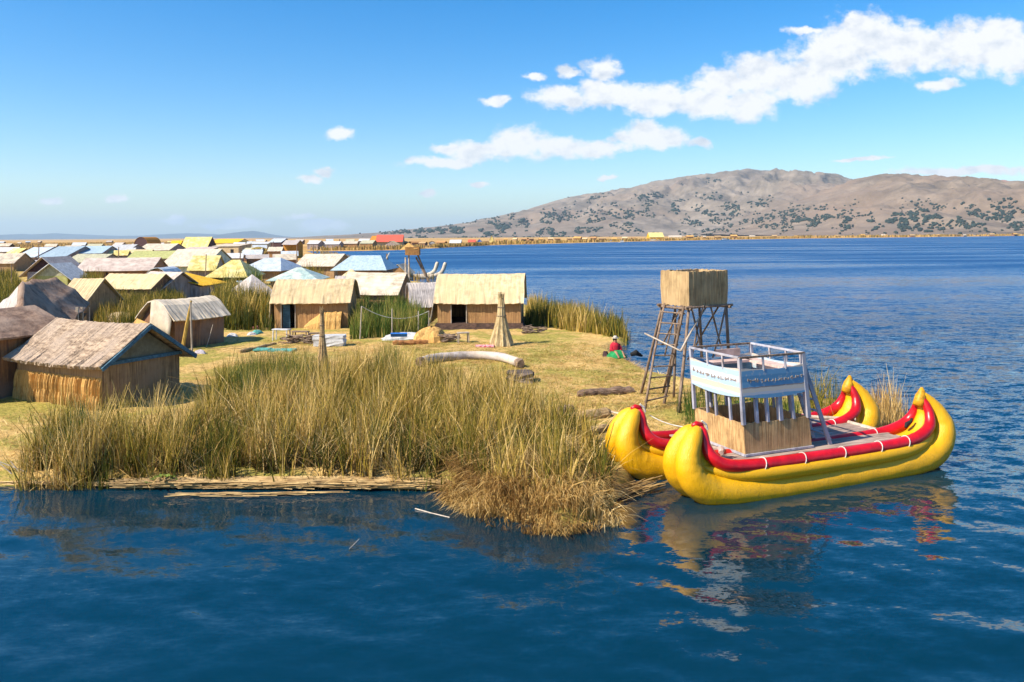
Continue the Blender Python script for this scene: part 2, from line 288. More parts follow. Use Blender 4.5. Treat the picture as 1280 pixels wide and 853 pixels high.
def water_mat():
    m = bpy.data.materials.new('lake_water'); t, b = nt(m); N = t.nodes; L = t.links
    tc = N.new('ShaderNodeTexCoord')
    def noise(s, sc_, det, rot=0, dis=0., ty='FBM'):
        mp = N.new('ShaderNodeMapping'); mp.inputs['Scale'].default_value = sc_; mp.inputs['Rotation'].default_value = (0, 0, rot); L.new(tc.outputs['Object'], mp.inputs[0])
        n = N.new('ShaderNodeTexNoise'); n.inputs['Scale'].default_value = s; n.inputs['Detail'].default_value = det; n.inputs['Roughness'].default_value = .5; n.inputs['Distortion'].default_value = dis; L.new(mp.outputs[0], n.inputs[0]); return n
    wind = noise(.011, (1, 5, 1), 5, R_(6), .4); wr = N.new('ShaderNodeMapRange'); wr.inputs[1].default_value = .36; wr.inputs[2].default_value = .66; wr.inputs[3].default_value = .45; wr.inputs[4].default_value = 1.35; L.new(wind.outputs[0], wr.inputs[0])
    sx = N.new('ShaderNodeSeparateXYZ'); L.new(tc.outputs['Object'], sx.inputs[0])
    rg = N.new('ShaderNodeMapRange'); rg.inputs[1].default_value = 16; rg.inputs[2].default_value = 45; rg.inputs[3].default_value = .34; rg.inputs[4].default_value = 2.8; L.new(sx.outputs[1], rg.inputs[0])   # sheltered near the island, choppier on the open lake
    kk = N.new('ShaderNodeMath'); kk.operation = 'MULTIPLY'; L.new(wr.outputs[0], kk.inputs[0]); L.new(rg.outputs[0], kk.inputs[1])
    acc = None
    for n_, k_ in ((noise(1.5, (1, 2.1, 1), 3, R_(-14), .3), .62), (noise(5.5, (1, 2.2, 1), 3, R_(10), .3), .55), (noise(.30, (1, 2.4, 1), 3, R_(-8)), .30), (noise(13, (1, 2.0, 1), 2, R_(-20)), .34)):
        v1 = N.new('ShaderNodeVectorMath'); v1.operation = 'SUBTRACT'; L.new(n_.outputs['Color'], v1.inputs[0]); v1.inputs[1].default_value = (.5, .5, .5)
        v2 = N.new('ShaderNodeVectorMath'); v2.operation = 'MULTIPLY'; L.new(v1.outputs[0], v2.inputs[0]); v2.inputs[1].default_value = (k_*.55, k_, 0)
        if acc is None: acc = v2.outputs[0]
        else:
            v3 = N.new('ShaderNodeVectorMath'); v3.operation = 'ADD'; L.new(acc, v3.inputs[0]); L.new(v2.outputs[0], v3.inputs[1]); acc = v3.outputs[0]
    sc_ = N.new('ShaderNodeVectorMath'); sc_.operation = 'SCALE'; L.new(acc, sc_.inputs[0]); L.new(kk.outputs[0], sc_.inputs['Scale'])
    ge = N.new('ShaderNodeNewGeometry'); ad = N.new('ShaderNodeVectorMath'); ad.operation = 'ADD'; L.new(ge.outputs['Normal'], ad.inputs[0]); L.new(sc_.outputs[0], ad.inputs[1])
    nm = N.new('ShaderNodeVectorMath'); nm.operation = 'NORMALIZE'; L.new(ad.outputs[0], nm.inputs[0]); L.new(nm.outputs[0], b.inputs['Normal'])
    dp = N.new('ShaderNodeMapRange'); dp.inputs[1].default_value = 15; dp.inputs[2].default_value = 75; L.new(sx.outputs[1], dp.inputs[0])   # murky by the reeds; far blue painted in, making up for grey reflections
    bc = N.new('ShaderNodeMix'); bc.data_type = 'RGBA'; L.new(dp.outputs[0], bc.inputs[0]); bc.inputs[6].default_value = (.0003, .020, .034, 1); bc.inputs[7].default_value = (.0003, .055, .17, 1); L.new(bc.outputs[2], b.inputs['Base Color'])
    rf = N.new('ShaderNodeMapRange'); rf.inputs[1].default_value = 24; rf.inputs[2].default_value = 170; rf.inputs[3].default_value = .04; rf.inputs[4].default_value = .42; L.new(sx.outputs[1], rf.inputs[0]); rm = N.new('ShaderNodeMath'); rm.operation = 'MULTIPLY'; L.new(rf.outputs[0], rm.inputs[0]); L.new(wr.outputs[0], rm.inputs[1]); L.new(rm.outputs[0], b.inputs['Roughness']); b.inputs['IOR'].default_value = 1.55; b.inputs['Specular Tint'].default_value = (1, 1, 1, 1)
    return m
M_water = water_mat()
rowsW = list(np.linspace(-30, 9, 14))+list(np.geomspace(9.1, 90, 620))+list(np.geomspace(91, 16000, 120))
xx, yy, Fq = grid(rowsW, 900, 1.25)
zz = np.zeros_like(xx)
rw = np.random.default_rng(3)
amp = np.clip(1-(yy-30)/60, 0, 1)
for i in range(42):
    lam = math.exp(rw.uniform(math.log(.35), math.log(3.2))); th = rw.normal(R_(78), R_(24)); k = 2*math.pi/lam; ph = rw.uniform(0, 6.28)
    mod = vn(xx*.22+i*7, yy*.3+i*3)*1.6
    zz += .0016*lam**.9*mod*np.sin(k*(xx*math.cos(th)+yy*math.sin(th))+ph+2*vn(xx*.4+i, yy*.4))
zz *= amp
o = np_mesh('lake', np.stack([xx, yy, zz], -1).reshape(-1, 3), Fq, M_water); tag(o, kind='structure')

# ------------------------------------------------------------------ hills
def hill(name, prof, Yr, Yf, Yb, mcol, seed, namp=.27, nx=420, ny=130, rough=1.):
    pts = [P(px, py, Yr) for px, py in prof]; X = np.array([p.x for p in pts]); H = np.array([p.z for p in pts])
    xs = np.linspace(X[0], X[-1], nx); hr = np.interp(xs, X, H)
    ys = np.concatenate([np.linspace(Yf, Yr, ny), np.linspace(Yr, Yb, 20)[1:]])
    def hf(x, y):
        x = np.asarray(x, float); y = np.asarray(y, float)
        h = np.interp(x, X, H, left=0, right=H[-1]); t = np.where(y < Yr, (y-Yf)/(Yr-Yf), 1-(y-Yr)/(Yb-Yr)*.9); t = np.clip(t, 0, 1)
        f = (1-(1-t)**1.7)*.55+t*.45
        s = 1/240.
        g = 1-np.abs(2*fbm(x*s+seed+fbm(x*s*.7, y*s*.7)*1.5, y*s*.35+seed, 5)-1)
        g2 = fbm(x*s*4+seed, y*s*4, 4)-.47
        nz = (g-.78)*namp*h*np.sin(np.clip(t, 0, 1)*math.pi*.93)*1.5 + g2*h*.115*rough*(np.sin(t*math.pi*.9)+.06)
        return h*f+nz-2
    xx, yy = np.meshgrid(xs, ys); zz = hf(xx, yy); n = nx
    i = np.arange(len(ys)-1)[:, None]*n+np.arange(n-1)[None]; Fq = np.stack([i, i+1, i+n+1, i+n], -1).reshape(-1, 4)
    o = np_mesh(name, np.stack([xx, yy, zz], -1).reshape(-1, 3), Fq, mcol); tag(o, kind='structure'); return hf
M_hill = mat('dry_hill', (.25, .205, .16), (.155, .125, .095), (.004, .004, .012), bump=.8, dist=40, grain=.012, detail=9, c3=(.22, .16, .115), rough=1)
M_hill2 = mat('dry_hill_near', (.265, .205, .15), (.165, .125, .09), (.006, .006, .014), bump=.8, dist=30, grain=.018, detail=9, c3=(.23, .16, .11), rough=1)
M_hillred = mat('red_rock_hill', (.38, .20, .145), (.24, .13, .09), (.006, .006, .02), bump=.8, dist=30, grain=.018, detail=9, rough=1)
for mm in (M_hill, M_hill2, M_hillred):
    for n_ in mm.node_tree.nodes:
        if n_.type == 'TEX_NOISE' and abs(n_.inputs['Scale'].default_value-.9) < .01: n_.inputs['Scale'].default_value = .002
M_farm = mat('far_mountain', (.10, .11, .12), (.07, .08, .09), (.001, .001, .001), bump=0, rough=1)
hA = hill('hill', [(430, 296.5), (455, 293.5), (500, 290), (540, 285), (580, 280), (620, 271), (660, 261), (700, 250), (740, 242), (780, 236), (820, 227), (850, 223), (880, 219), (910, 215), (935, 212.5), (960, 215), (990, 218), (1020, 221), (1040, 225), (1060, 230), (1100, 240), (1200, 250), (1300, 255)], 5200, 2900, 7500, M_hill, 3)
hB = hill('hill', [(850, 292), (900, 280), (930, 270), (960, 260), (1000, 250), (1030, 240), (1050, 231), (1068, 225), (1090, 219), (1120, 222), (1150, 226), (1180, 231), (1220, 236), (1300, 238), (1420, 242)], 3300, 1750, 4200, M_hill2, 8, .34)
hC = hill('hill', [(1150, 262), (1180, 236), (1195, 229), (1210, 225), (1230, 224), (1250, 227), (1290, 226), (1340, 224), (1420, 230)], 4300, 3300, 5500, M_hillred, 15, .2)
hill('mountain', [(-150, 300), (0, 300), (8, 298), (20, 294), (32, 292.5), (45, 295), (60, 294.5), (70, 291.5), (85, 292.5), (100, 293), (120, 294), (150, 295), (185, 294.5), (215, 294), (235, 291.5), (260, 292.5), (290, 293.5), (310, 296), (330, 297), (520, 299)], 17000, 13500, 19000, M_farm, 21, .1, nx=240, ny=30)
hill('mountain', [(285, 297.5), (300, 293.5), (309, 290), (317, 288.6), (326, 291), (340, 294.2), (352, 296), (380, 297), (400, 298)], 15000, 12500, 16500, M_farm, 25, .1, nx=160, ny=30)
hill('mountain', [(350, 298), (400, 296.5), (430, 294), (470, 293), (520, 291), (600, 291), (700, 292)], 19000, 15500, 21000, M_farm, 31, .1, nx=120, ny=24)
# wooded patches on the slopes
def hit(hf, px, py, y0, y1):
    dx = (px-640)/F; dz = -(py-HY)/F; rx = dx+dz*ROLL; rz = dz-dx*ROLL
    best = np.full(px.shape, np.nan)
    for Y in np.linspace(y0, y1, 160):
        s = np.isnan(best) & (hf(rx*Y, np.full(px.shape, Y)) > CAMZ+rz*Y); best[s] = Y
    return rx, best
def forest(name, hf, y0, y1, patches, r, label):
    PX = []; PY = []
    for (x, y, a, b_, n, sl) in patches:
        n = int(n*3.2); q = RNG.normal(0, .5, (n, 2)); PX.append(x+q[:, 0]*a); PY.append(y+q[:, 1]*b_+q[:, 0]*a*sl)
    px = np.concatenate(PX); py = np.concatenate(PY); keep = (fbm(px*.07, py*.18, 2) > .34) & (fbm(px*.22, py*.5, 3) > .40); px = px[keep]; py = py[keep]
    rx, Y = hit(hf, px, py, y0, y1); ok = ~np.isnan(Y); rx = rx[ok]; Y = Y[ok]
    base = []; B = MB(); th = (1+5**.5)/2
    iv = np.array([(-1, th, 0), (1, th, 0), (-1, -th, 0), (1, -th, 0), (0, -1, th), (0, 1, th), (0, -1, -th), (0, 1, -th), (th, 0, -1), (th, 0, 1), (-th, 0, -1), (-th, 0, 1)])/1.902
    fi = np.array([(0, 11, 5), (0, 5, 1), (0, 1, 7), (0, 7, 10), (0, 10, 11), (1, 5, 9), (5, 11, 4), (11, 10, 2), (10, 7, 6), (7, 1, 8), (3, 9, 4), (3, 4, 2), (3, 2, 6), (3, 6, 8), (3, 8, 9), (4, 9, 5), (2, 4, 11), (6, 2, 10), (8, 6, 7), (9, 8, 1)])
    Vs = []; Fs = []; n = 0
    X = rx*Y; Z = hf(X, Y)
    for x, y, z in zip(X, Y, Z):
        s = r*random.uniform(.35, 1.25); j = RNG.uniform(.75, 1.25, (12, 1))
        Vs.append(iv*j*np.array((s*1.15, s, s*.95))+np.array((x, y, z+s*.5))); Fs.append(fi+n); n += 12
    o = np_mesh(name, np.concatenate(Vs), np.concatenate(Fs), M_tree, smooth=False); tag(o, label, 'trees', kind='stuff')
M_tree = mat('distant_foliage', (.038, .060, .048), (.02, .032, .03), (.08, .08, .08), bump=0, rough=1)
pA = [(520, 290, 60, 4, 90, 0), (560, 288, 70, 8, 190, -.03), (600, 286, 90, 12, 330, -.12), (640, 283, 90, 20, 330, -.1), (680, 284, 80, 16, 220, 0), (720, 284, 70, 12, 150, -.1), (735, 272, 40, 8, 70, 0), (770, 283, 60, 14, 170, -.5),
      (800, 268, 60, 10, 90, -.25), (810, 246, 14, 3, 26, -.2), (745, 248, 22, 3, 30, -.25), (775, 262, 20, 8, 40, 0), (820, 248, 26, 5, 60, 0), (845, 258, 30, 10, 70, .3), (862, 275, 30, 12, 110, .4), (880, 265, 30, 10, 60, .2),
      (900, 246, 26, 5, 60, -.05), (915, 262, 20, 10, 60, 0), (888, 226, 24, 3, 26, 0), (950, 255, 26, 7, 50, 0), (640, 262, 40, 5, 26, -.2), (700, 268, 60, 10, 60, 0), (900, 275, 40, 14, 60, 0), (530, 292, 60, 3, 80, 0), (760, 291, 200, 3, 90, 0)]
pB = [(910, 284, 40, 8, 70, -.3), (960, 276, 50, 14, 150, -.2), (985, 272, 40, 16, 120, 0), (1020, 274, 40, 14, 110, 0), (1040, 272, 30, 6, 50, -.5), (1060, 278, 20, 8, 40, 0), (1020, 258, 20, 6, 20, 0), (1110, 278, 60, 12, 220, 0), (1140, 276, 60, 14, 260, -.1),
      (1180, 278, 60, 14, 260, 0), (1210, 272, 40, 10, 90, -.3), (1235, 272, 26, 14, 90, 0), (1275, 275, 30, 16, 150, 0), (1165, 262, 40, 12, 50, .3), (1240, 262, 30, 6, 40, -.2), (1045, 284, 200, 4, 40, 0)]
forest('hillside_wood', hA, 2900, 5200, pA, 4.6, 'blue green woodland patches scattered over the long far hillside')
forest('hillside_wood', hB, 1750, 3300, pB, 3.6, 'dark eucalyptus patches low on the nearer brown hill at the right')

# ------------------------------------------------------------------ reeds, grass and straw
def inpoly(poly, n):
    poly = np.array(poly); lo = poly.min(0); hi = poly.max(0); out = []; tot = 0
    while tot < n:
        p = RNG.uniform(lo, hi, (n*2, 2)); d = sdist(p[:, 0], p[:, 1], poly) > 0; out.append(p[d]); tot += d.sum()
    return np.concatenate(out)[:n]
def area(poly):
    p = np.array(poly); x, y = p[:, 0], p[:, 1]; return abs(np.dot(x, np.roll(y, -1))-np.dot(y, np.roll(x, -1)))/2
def blades(name, P3, h, w, tone, m, lean=.25, leandir=None, seg=3, curve=1.6, droop=0., tipw=.15):
    n = len(P3); az = RNG.uniform(0, 2*math.pi, n); 
    if leandir is not None: ld = leandir+RNG.normal(0, .45, n)
    else: ld = RNG.uniform(0, 2*math.pi, n)
    ln = np.abs(RNG.normal(lean, lean*.6, n))
    wx, wy = np.cos(az), np.sin(az); V = np.empty((n, (seg+1)*2, 3))
    for k in range(seg+1):
        t = k/seg; up = h*(t-droop*t**2.2); out = h*ln*t**curve
        c = P3+np.stack([np.cos(ld)*out, np.sin(ld)*out, up], -1); ww = w*.5*(1-(1-tipw)*t)
        o_ = np.stack([wx*ww, wy*ww, np.zeros(n)], -1); V[:, 2*k] = c-o_; V[:, 2*k+1] = c+o_
    b = (np.arange(n)*(seg+1)*2)[:, None, None]; k = np.arange(seg)[None, :, None]*2
    Fq = (b+k+np.array([0, 1, 3, 2])[None, None]).reshape(-1, 4)
    tn = np.repeat(np.clip(tone, 0, 1), (seg+1)*2)
    return np_mesh(name, V.reshape(-1, 3), Fq, m, attr=tn, smooth=False)
B_mix = blade_mat('reed_blades_olive', [(.035, .05, .006), (.10, .105, .010), (.24, .19, .02), (.38, .26, .04), (.52, .35, .085), (.68, .48, .18)])
B_green = blade_mat('reed_blades_green', [(.020, .05, .007), (.05, .10, .012), (.10, .15, .018), (.20, .20, .03), (.38, .29, .08)])
B_dry = blade_mat('dry_blades', [(.20, .10, .025), (.46, .27, .075), (.64, .42, .14), (.78, .58, .27)])
B_lawn = blade_mat('sward_blades', [(.14, .16, .025), (.28, .26, .045), (.44, .35, .09), (.58, .43, .17)])
B_gold = blade_mat('golden_reed_blades', [(.13, .12, .03), (.30, .20, .05), (.44, .27, .08), (.55, .38, .16)])
def bed(name, pxpoly, dens, h, w, mt, label, hv=.25, tone=(.15, .75), lean=.18, z0=GZ, cat='reeds', tscale=.8, seg=3, clump=.5, tfun=None, hfun=None, nmax=90000, leandir=None, droop=0., curve=1.6, zland=True):
    poly = [G(a, b, z0).to_2d()[:] for a, b in pxpoly]; n = int(min(nmax, area(poly)*dens)); p = inpoly(poly, n)
    d = sdist(p[:, 0], p[:, 1], np.array(poly)); L0 = max(.15, h*.35)
    f = fbm(p[:, 0]*tscale+3, p[:, 1]*tscale+9, 3); f2 = fbm(p[:, 0]*2.6, p[:, 1]*2.6, 3)
    keep = RNG.random(n) < np.clip(.50+(f2-.44)*5, .05, 1); p = p[keep]; f = f[keep]; f2 = f2[keep]; d = d[keep]; n = len(p)
    z = land_z(p[:, 0], p[:, 1])-.03 if zland else np.full(n, z0)
    z = np.maximum(z, -.1)
    hh = h*(1+RNG.normal(0, hv, n))*(1+(f-.45)*2*clump)*np.clip(.55+d/L0*.45, .55, 1)
    hh = np.clip(hh, .12*h, 1.75*h)
    tn = tone[0]+(tone[1]-tone[0])*np.clip((f-.3)*2.4, 0, 1)+RNG.normal(0, .22, n)
    if tfun: tn = tfun(p[:, 0], p[:, 1], tn)
    if hfun: hh = hfun(p[:, 0], p[:, 1], hh)
    if isinstance(leandir, tuple): leandir = np.arctan2(p[:, 1]-leandir[1], p[:, 0]-leandir[0])
    o = blades(name, np.stack([p[:, 0], p[:, 1], z], -1), hh, w*np.clip(RNG.lognormal(-.1, .4, n), .4, 2.4), tn, mt, lean=lean, seg=seg, leandir=leandir, droop=droop, curve=curve)
    return tag(o, label, cat, kind='stuff')
FG = [(18, 599), (30, 578), (60, 556), (120, 548), (200, 548), (236, 548), (250, 520), (262, 500), (300, 486), (360, 480), (430, 480), (500, 484), (560, 492), (620, 506), (680, 524), (735, 552), (765, 588), (762, 622), (700, 632), (620, 618), (585, 606), (555, 599), (420, 596), (200, 597)]
bed('reed_bed', FG, 430, .98, .027, B_mix, 'wide olive and gold reed bed along the front shore of the island', tone=(.05, 1.05), lean=.26, clump=1.0, hv=.34, tscale=1.3)
bed('reed_bed', FG, 110, 1.0, .026, B_dry, 'bleached bent stalks tangled through the front reed bed', tone=(.4, 1), lean=.65, curve=1.3, droop=.25, clump=.4)
bed('reed_bed', FG, 260, .55, .03, blade_mat('brown_undergrowth', [(.045, .028, .010), (.11, .07, .02), (.22, .14, .04), (.40, .27, .09)]), 'brown broken stalks low inside the front reed bed', tone=(.0, .9), lean=.8, droop=.3, clump=.4)
bed('green_reeds', [(262, 500), (330, 486), (400, 486), (400, 512), (340, 522), (268, 520)], 520, 1.15, .020, B_green, 'bright green reed patch at the back of the front reed bed', tone=(.2, .75), lean=.13)
bed('green_reeds', [(78, 592), (80, 560), (120, 556), (122, 590)], 560, 1.35, .020, B_green, 'dark green reed clump at the left end of the front shore', tone=(.05, .5), lean=.10)
bed('green_reeds', [(468, 500), (468, 470), (500, 470), (520, 500), (500, 520)], 450, 1.15, .02, B_green, 'green reed patch beside the white curved roll', tone=(.2, .7), lean=.13)
bed('dry_grass', [(552, 612), (575, 560), (640, 548), (700, 556), (762, 600), (775, 640), (700, 652), (640, 648), (590, 632)], 800, 1.05, .022, B_dry, 'dry straw coloured grass drooping into the water beside the yellow boat', tone=(.0, 1.), lean=.42, leandir=tuple(G(668, 572)[:2]), droop=.66, curve=1.5, clump=.3, seg=5)
bed('dry_grass', [(0, 600), (0, 520), (70, 510), (130, 520), (90, 545), (40, 570), (18, 600)], 200, .12, .02, B_dry, 'cut straw covering the ground below the grey thatched hut', tone=(.4, 1), lean=1.4, clump=.3)
bed('reed_bed', [(118, 408), (190, 410), (196, 392), (235, 385), (225, 372), (118, 376)], 190, 1.0, .04, B_mix, 'green and gold reeds between the small huts on the left', tone=(.1, .7))
bed('reed_bed', [(268, 412), (345, 414), (342, 388), (300, 372), (262, 380)], 170, 1.5, .05, B_mix, 'tall reeds between the cream vaulted hut and the open door hut', tone=(.0, .8))
bed('reed_bed', [(437, 424), (530, 422), (536, 404), (505, 388), (440, 390)], 170, 1.15, .045, B_green, 'dark green reeds behind the rope fence', tone=(.0, 1.))
bed('reed_bed', [(655, 408), (700, 412), (742, 418), (782, 426), (788, 416), (730, 397), (660, 384)], 190, 1.02, .045, B_mix, 'long reed bed on the point beyond the big cream hut', tone=(.05, .95))
bed('reed_bed', [(-20, 402), (12, 398), (30, 372), (20, 350), (-40, 352)], 60, 1.4, .08, B_mix, 'green reeds beyond the brown cloth roof at the left edge', tone=(.0, .55))
bed('reed_bed', [(98, 372), (122, 372), (132, 356), (100, 352)], 60, 1.3, .07, B_mix, 'reed tuft between the long pink roof and the brown cloth roof', tone=(.05, .6))
bed('reed_bed', [(262, 360), (330, 364), (325, 352), (268, 350)], 30, 1.6, .08, B_green, 'low green reeds below the pale blue hip roof', tone=(.1, .7))
bed('reed_bed', [(375, 352), (405, 352), (405, 344), (372, 344)], 30, 1.6, .08, B_mix, 'reed tuft under the cream gable roof', tone=(.2, .7))
bed('reed_bed', [(1008, 545), (1060, 543), (1060, 520), (1040, 512), (1006, 512)], 240, 1.55, .024, B_mix, 'tall reeds behind the boat cabin ladder', tone=(.15, .9))
bed('reed_bed', [(1084, 545), (1140, 540), (1146, 524), (1110, 514), (1080, 516)], 260, 1.15, .022, B_dry, 'pale seeding reeds between the two red boat sterns', tone=(.3, 1))
bed('reed_bed', [(862, 546), (1005, 530), (1000, 512), (935, 505), (846, 515)], 110, 1.15, .022, B_green, 'green reeds on the bank behind the boat cabin', tone=(.2, .9))
bed('green_reeds', [(842, 528), (868, 530), (866, 514), (845, 514)], 300, .9, .02, B_green, 'green tuft at the foot of the reed watchtower', tone=(.1, .6))
LAWN = [(440, 476), (520, 486), (600, 500), (690, 528), (760, 560), (790, 575), (850, 545), (880, 510), (860, 485), (812, 470), (770, 444), (735, 428), (660, 425), (600, 428), (480, 430)]
bed('short_grass', LAWN, 380, .07, .024, B_lawn, 'short yellow green grass and straw on the open part of the island', tone=(.05, 1), lean=.9, clump=.5, nmax=150000, tscale=.5, cat='grass', seg=2)
bed('loose_straw', [(0, 612), (240, 548), (240, 470), (330, 440), (330, 425), (560, 428), (800, 430), (900, 520), (800, 580), (700, 530), (520, 486), (260, 490), (240, 604)], 420, .07, .022, B_dry, 'cut reed stalks strewn over the trodden ground', tone=(.3, 1), lean=5, clump=.2, cat='straw', seg=2, curve=1, nmax=160000)
# far reed fringes
def fringe(pxs, n, h, w, label, mt=B_gold, dpt=14, tone=(.1, .9)):
    pts = [G(a, b, .1) for a, b in pxs]; seg_ = [(pts[i+1]-pts[i]).length for i in range(len(pts)-1)]; tot = sum(seg_); out = []
    for i, L_ in enumerate(seg_):
        k = int(n*L_/tot)+1; t = RNG.random(k)[:, None]; a = np.array(pts[i][:2]); b = np.array(pts[i+1][:2]); q = a+(b-a)*t
        off = RNG.random(k)[:, None]**1.5*dpt; q = q+off*np.array([[-.1, 1.]]); out.append(q)
    p = np.concatenate(out); f = fbm(p[:, 0]*.05, p[:, 1]*.05, 3); ok = f > .36; p = p[ok]; f = f[ok]; n = len(p)
    o = blades('far_reeds', np.stack([p[:, 0], p[:, 1], np.full(n, .1)], -1), h*(.5+f)*RNG.uniform(.7, 1.2, n), w*RNG.uniform(.5, 1.5, n), tone[0]+(tone[1]-tone[0])*RNG.random(n), mt, lean=.1, seg=1, tipw=.5)
    tag(o, label, 'reeds', kind='stuff')
fringe([(384, 314), (440, 313.8), (500, 312.3), (560, 309.3), (620, 306.3)], 2600, 1.8, .5, 'golden reeds along the bank across the channel')
fringe([(620, 306.3), (700, 304.3), (800, 301.8), (900, 299.8), (1000, 298.2)], 3000, 2.4, 1.1, 'reed fringe on the far shore below the long hill', dpt=40)
fringe([(1000, 298.2), (1280, 294.9), (1400, 294.2)], 2000, 3.2, 2., 'low reed fringe on the distant right shore', dpt=60)
fringe([(395, 316.5), (418, 321), (440, 328), (470, 339), (500, 350), (545, 355), (600, 365), (655, 381)], 1600, 1.3, .07, 'thin reeds along the back shore of the village island', dpt=2)
bed('far_reeds', [(-60, 318), (260, 312), (300, 306), (200, 303.5), (-80, 306.5)], .9, 1.6, .7, B_gold, 'golden reed plain beyond the last houses on the left', tone=(.3, .9), nmax=16000, seg=1, tscale=.02, zland=False, z0=.2)

# straw mat along the front waterline
def strawline(name, a, b, n, wid, label, L=(.8, 2.4), z=(.02, .16), r=.009):
    B = MB(); A = G(*a, .05); Bp = G(*b, .05); d = (Bp-A); D = d.normalized(); Nn = Vector((-D.y, D.x, 0))
    for i in range(n):
        t = random.random(); l = random.uniform(*L); an = random.gauss(0, .06); c = A+d*t+Nn*random.uniform(-wid, wid)*.5+Vector((0, 0, random.uniform(*z)))
        dd = (D*math.cos(an)+Nn*math.sin(an)); e = Vector((0, 0, random.uniform(-.02, .02)))
        B.tube([c-dd*l/2, c+e+Nn*random.uniform(-.02, .02), c+dd*l/2], r*random.uniform(.7, 1.6), 4)
    me = B.build(name, M_strawpale); return tag(me, label, 'straw', kind='stuff')
M_strawpale = mat('wet_straw', (.62, .42, .17), (.30, .17, .05), (2, 2, 40), bump=.4, rough=.6)
strawline('straw_mat', (185, 607), (578, 607), 1700, .42, 'matted reed stalks floating along the front waterline', L=(.7, 2.6), z=(.0, .15))
strawline('straw_mat', (0, 604), (190, 607), 200, .22, 'thin line of stalks along the waterline at the far left', L=(.6, 1.8), z=(0, .07))
strawline('straw_mat', (235, 620), (420, 617), 26, .3, 'loose stalks drifting just off the reed mat', L=(.4, 1.6), z=(.0, .02))
strawline('straw_mat', (775, 620), (822, 606), 60, .6, 'broken stalks between the dry grass and the rear boat bow', L=(.3, 1.1), z=(0, .14))

def single(name, B, m, label, cat, smooth=False, group=None):
    return tag(center(B.build(name, m, smooth=smooth)), label, cat, group)
def stick(a, b, r, label, m=None, name='stick', cat='stick', n=6):
    B = MB(); a = Vector(a); b = Vector(b); mid = (a+b)/2+Vector((random.uniform(-.03, .03), 0, random.uniform(-.02, .02))); B.tube([a, mid, b], [r, r*.95, r*.8], n); return single(name, B, m or M_polepale, label, cat)
stick(G(519, 636, .02), G(562, 647, .02), .014, 'thin straw stalk floating off the front shore')
stick(G(437, 686, .01), G(449, 674, .06), .008, 'tiny pale stalk sticking out of open water in front')
stick(G(752, 512, .42), G(782, 519, .5), .035, 'pale peeled pole lying behind the rear boat bow')
for i, (a, b) in enumerate([((22, 600), (48, 574)), ((34, 601), (60, 577)), ((56, 600), (36, 580))]):
    p = G(*a, .1); q = G(*b, .1); stick(p, Vector((q.x, p.y+.1, .55)), .014, ['leaning dry stalk at the left end of the shore', 'second leaning dry stalk, tallest of the three', 'dry stalk crossing the other two at the left shore'][i])
# small leafy water plant on the straw mat
B = MB(); p = G(203, 605, .12)
for i in range(26):
    a = i*2.4; r = .02+.011*i; q = p+Vector((math.cos(a)*r, math.sin(a)*r, .18-.005*i)); t = Vector((math.cos(a), math.sin(a), .35)).normalized()*.13; s_ = Vector((-math.sin(a), math.cos(a), 0))*.05
    B.add([q, q+t*.5+s_, q+t, q+t*.5-s_], [(0, 1, 2, 3)])
single('water_plant', B, mat('cabbage_leaf', (.22, .30, .05), (.12, .18, .03), bump=0), 'small leafy yellow green plant on the front straw mat', 'plant')

# ------------------------------------------------------------------ houses
def roof_strip(prof, x0, x1, th, axis='x', nseg=8, wob=.02, sag=0., rag=0.):
    """a roof sheet: the profile (across, height) drawn along the ridge, with thickness"""
    B = MB(); n = len(prof); vs = []; nr = []
    for i in range(n):
        a = prof[max(i-1, 0)]; b = prof[min(i+1, n-1)]; dx, dz = b[0]-a[0], b[1]-a[1]; l = math.hypot(dx, dz) or 1; nr.append((-dz/l, dx/l) if dx > 0 or True else (0, 1))
    for layer in (0, 1):
        for k in range(nseg+1):
            t = k/nseg; x = x0+(x1-x0)*t; sg = -sag*4*t*(1-t)
            for i in range(n):
                w = random.uniform(-wob, wob); a = prof[i][0]+nr[i][0]*(th if layer else 0)+(random.uniform(-rag, rag) if i in (0, n-1) else 0); z = prof[i][1]+nr[i][1]*(th if layer else 0)+w*.6*(1 if layer else 0)+sg
                xe = x+(w if k in (0, nseg) else 0)
                vs.append((xe, a, z) if axis == 'x' else (a, xe, z))
    m = (nseg+1)*n; fs = []
    for k in range(nseg):
        for i in range(n-1):
            q = (k*n+i, k*n+i+1, (k+1)*n+i+1, (k+1)*n+i); fs.append(q); fs.append(tuple(j+m for j in reversed(q)))
        for i in (0, n-1): a, b = k*n+i, (k+1)*n+i; fs.append((a, b, b+m, a+m))
    for k in (0, nseg):
        for i in range(n-1): a, b = k*n+i, k*n+i+1; fs.append((a, b, b+m, a+m))
    return B.add(vs, fs)
HR = random.Random(12)
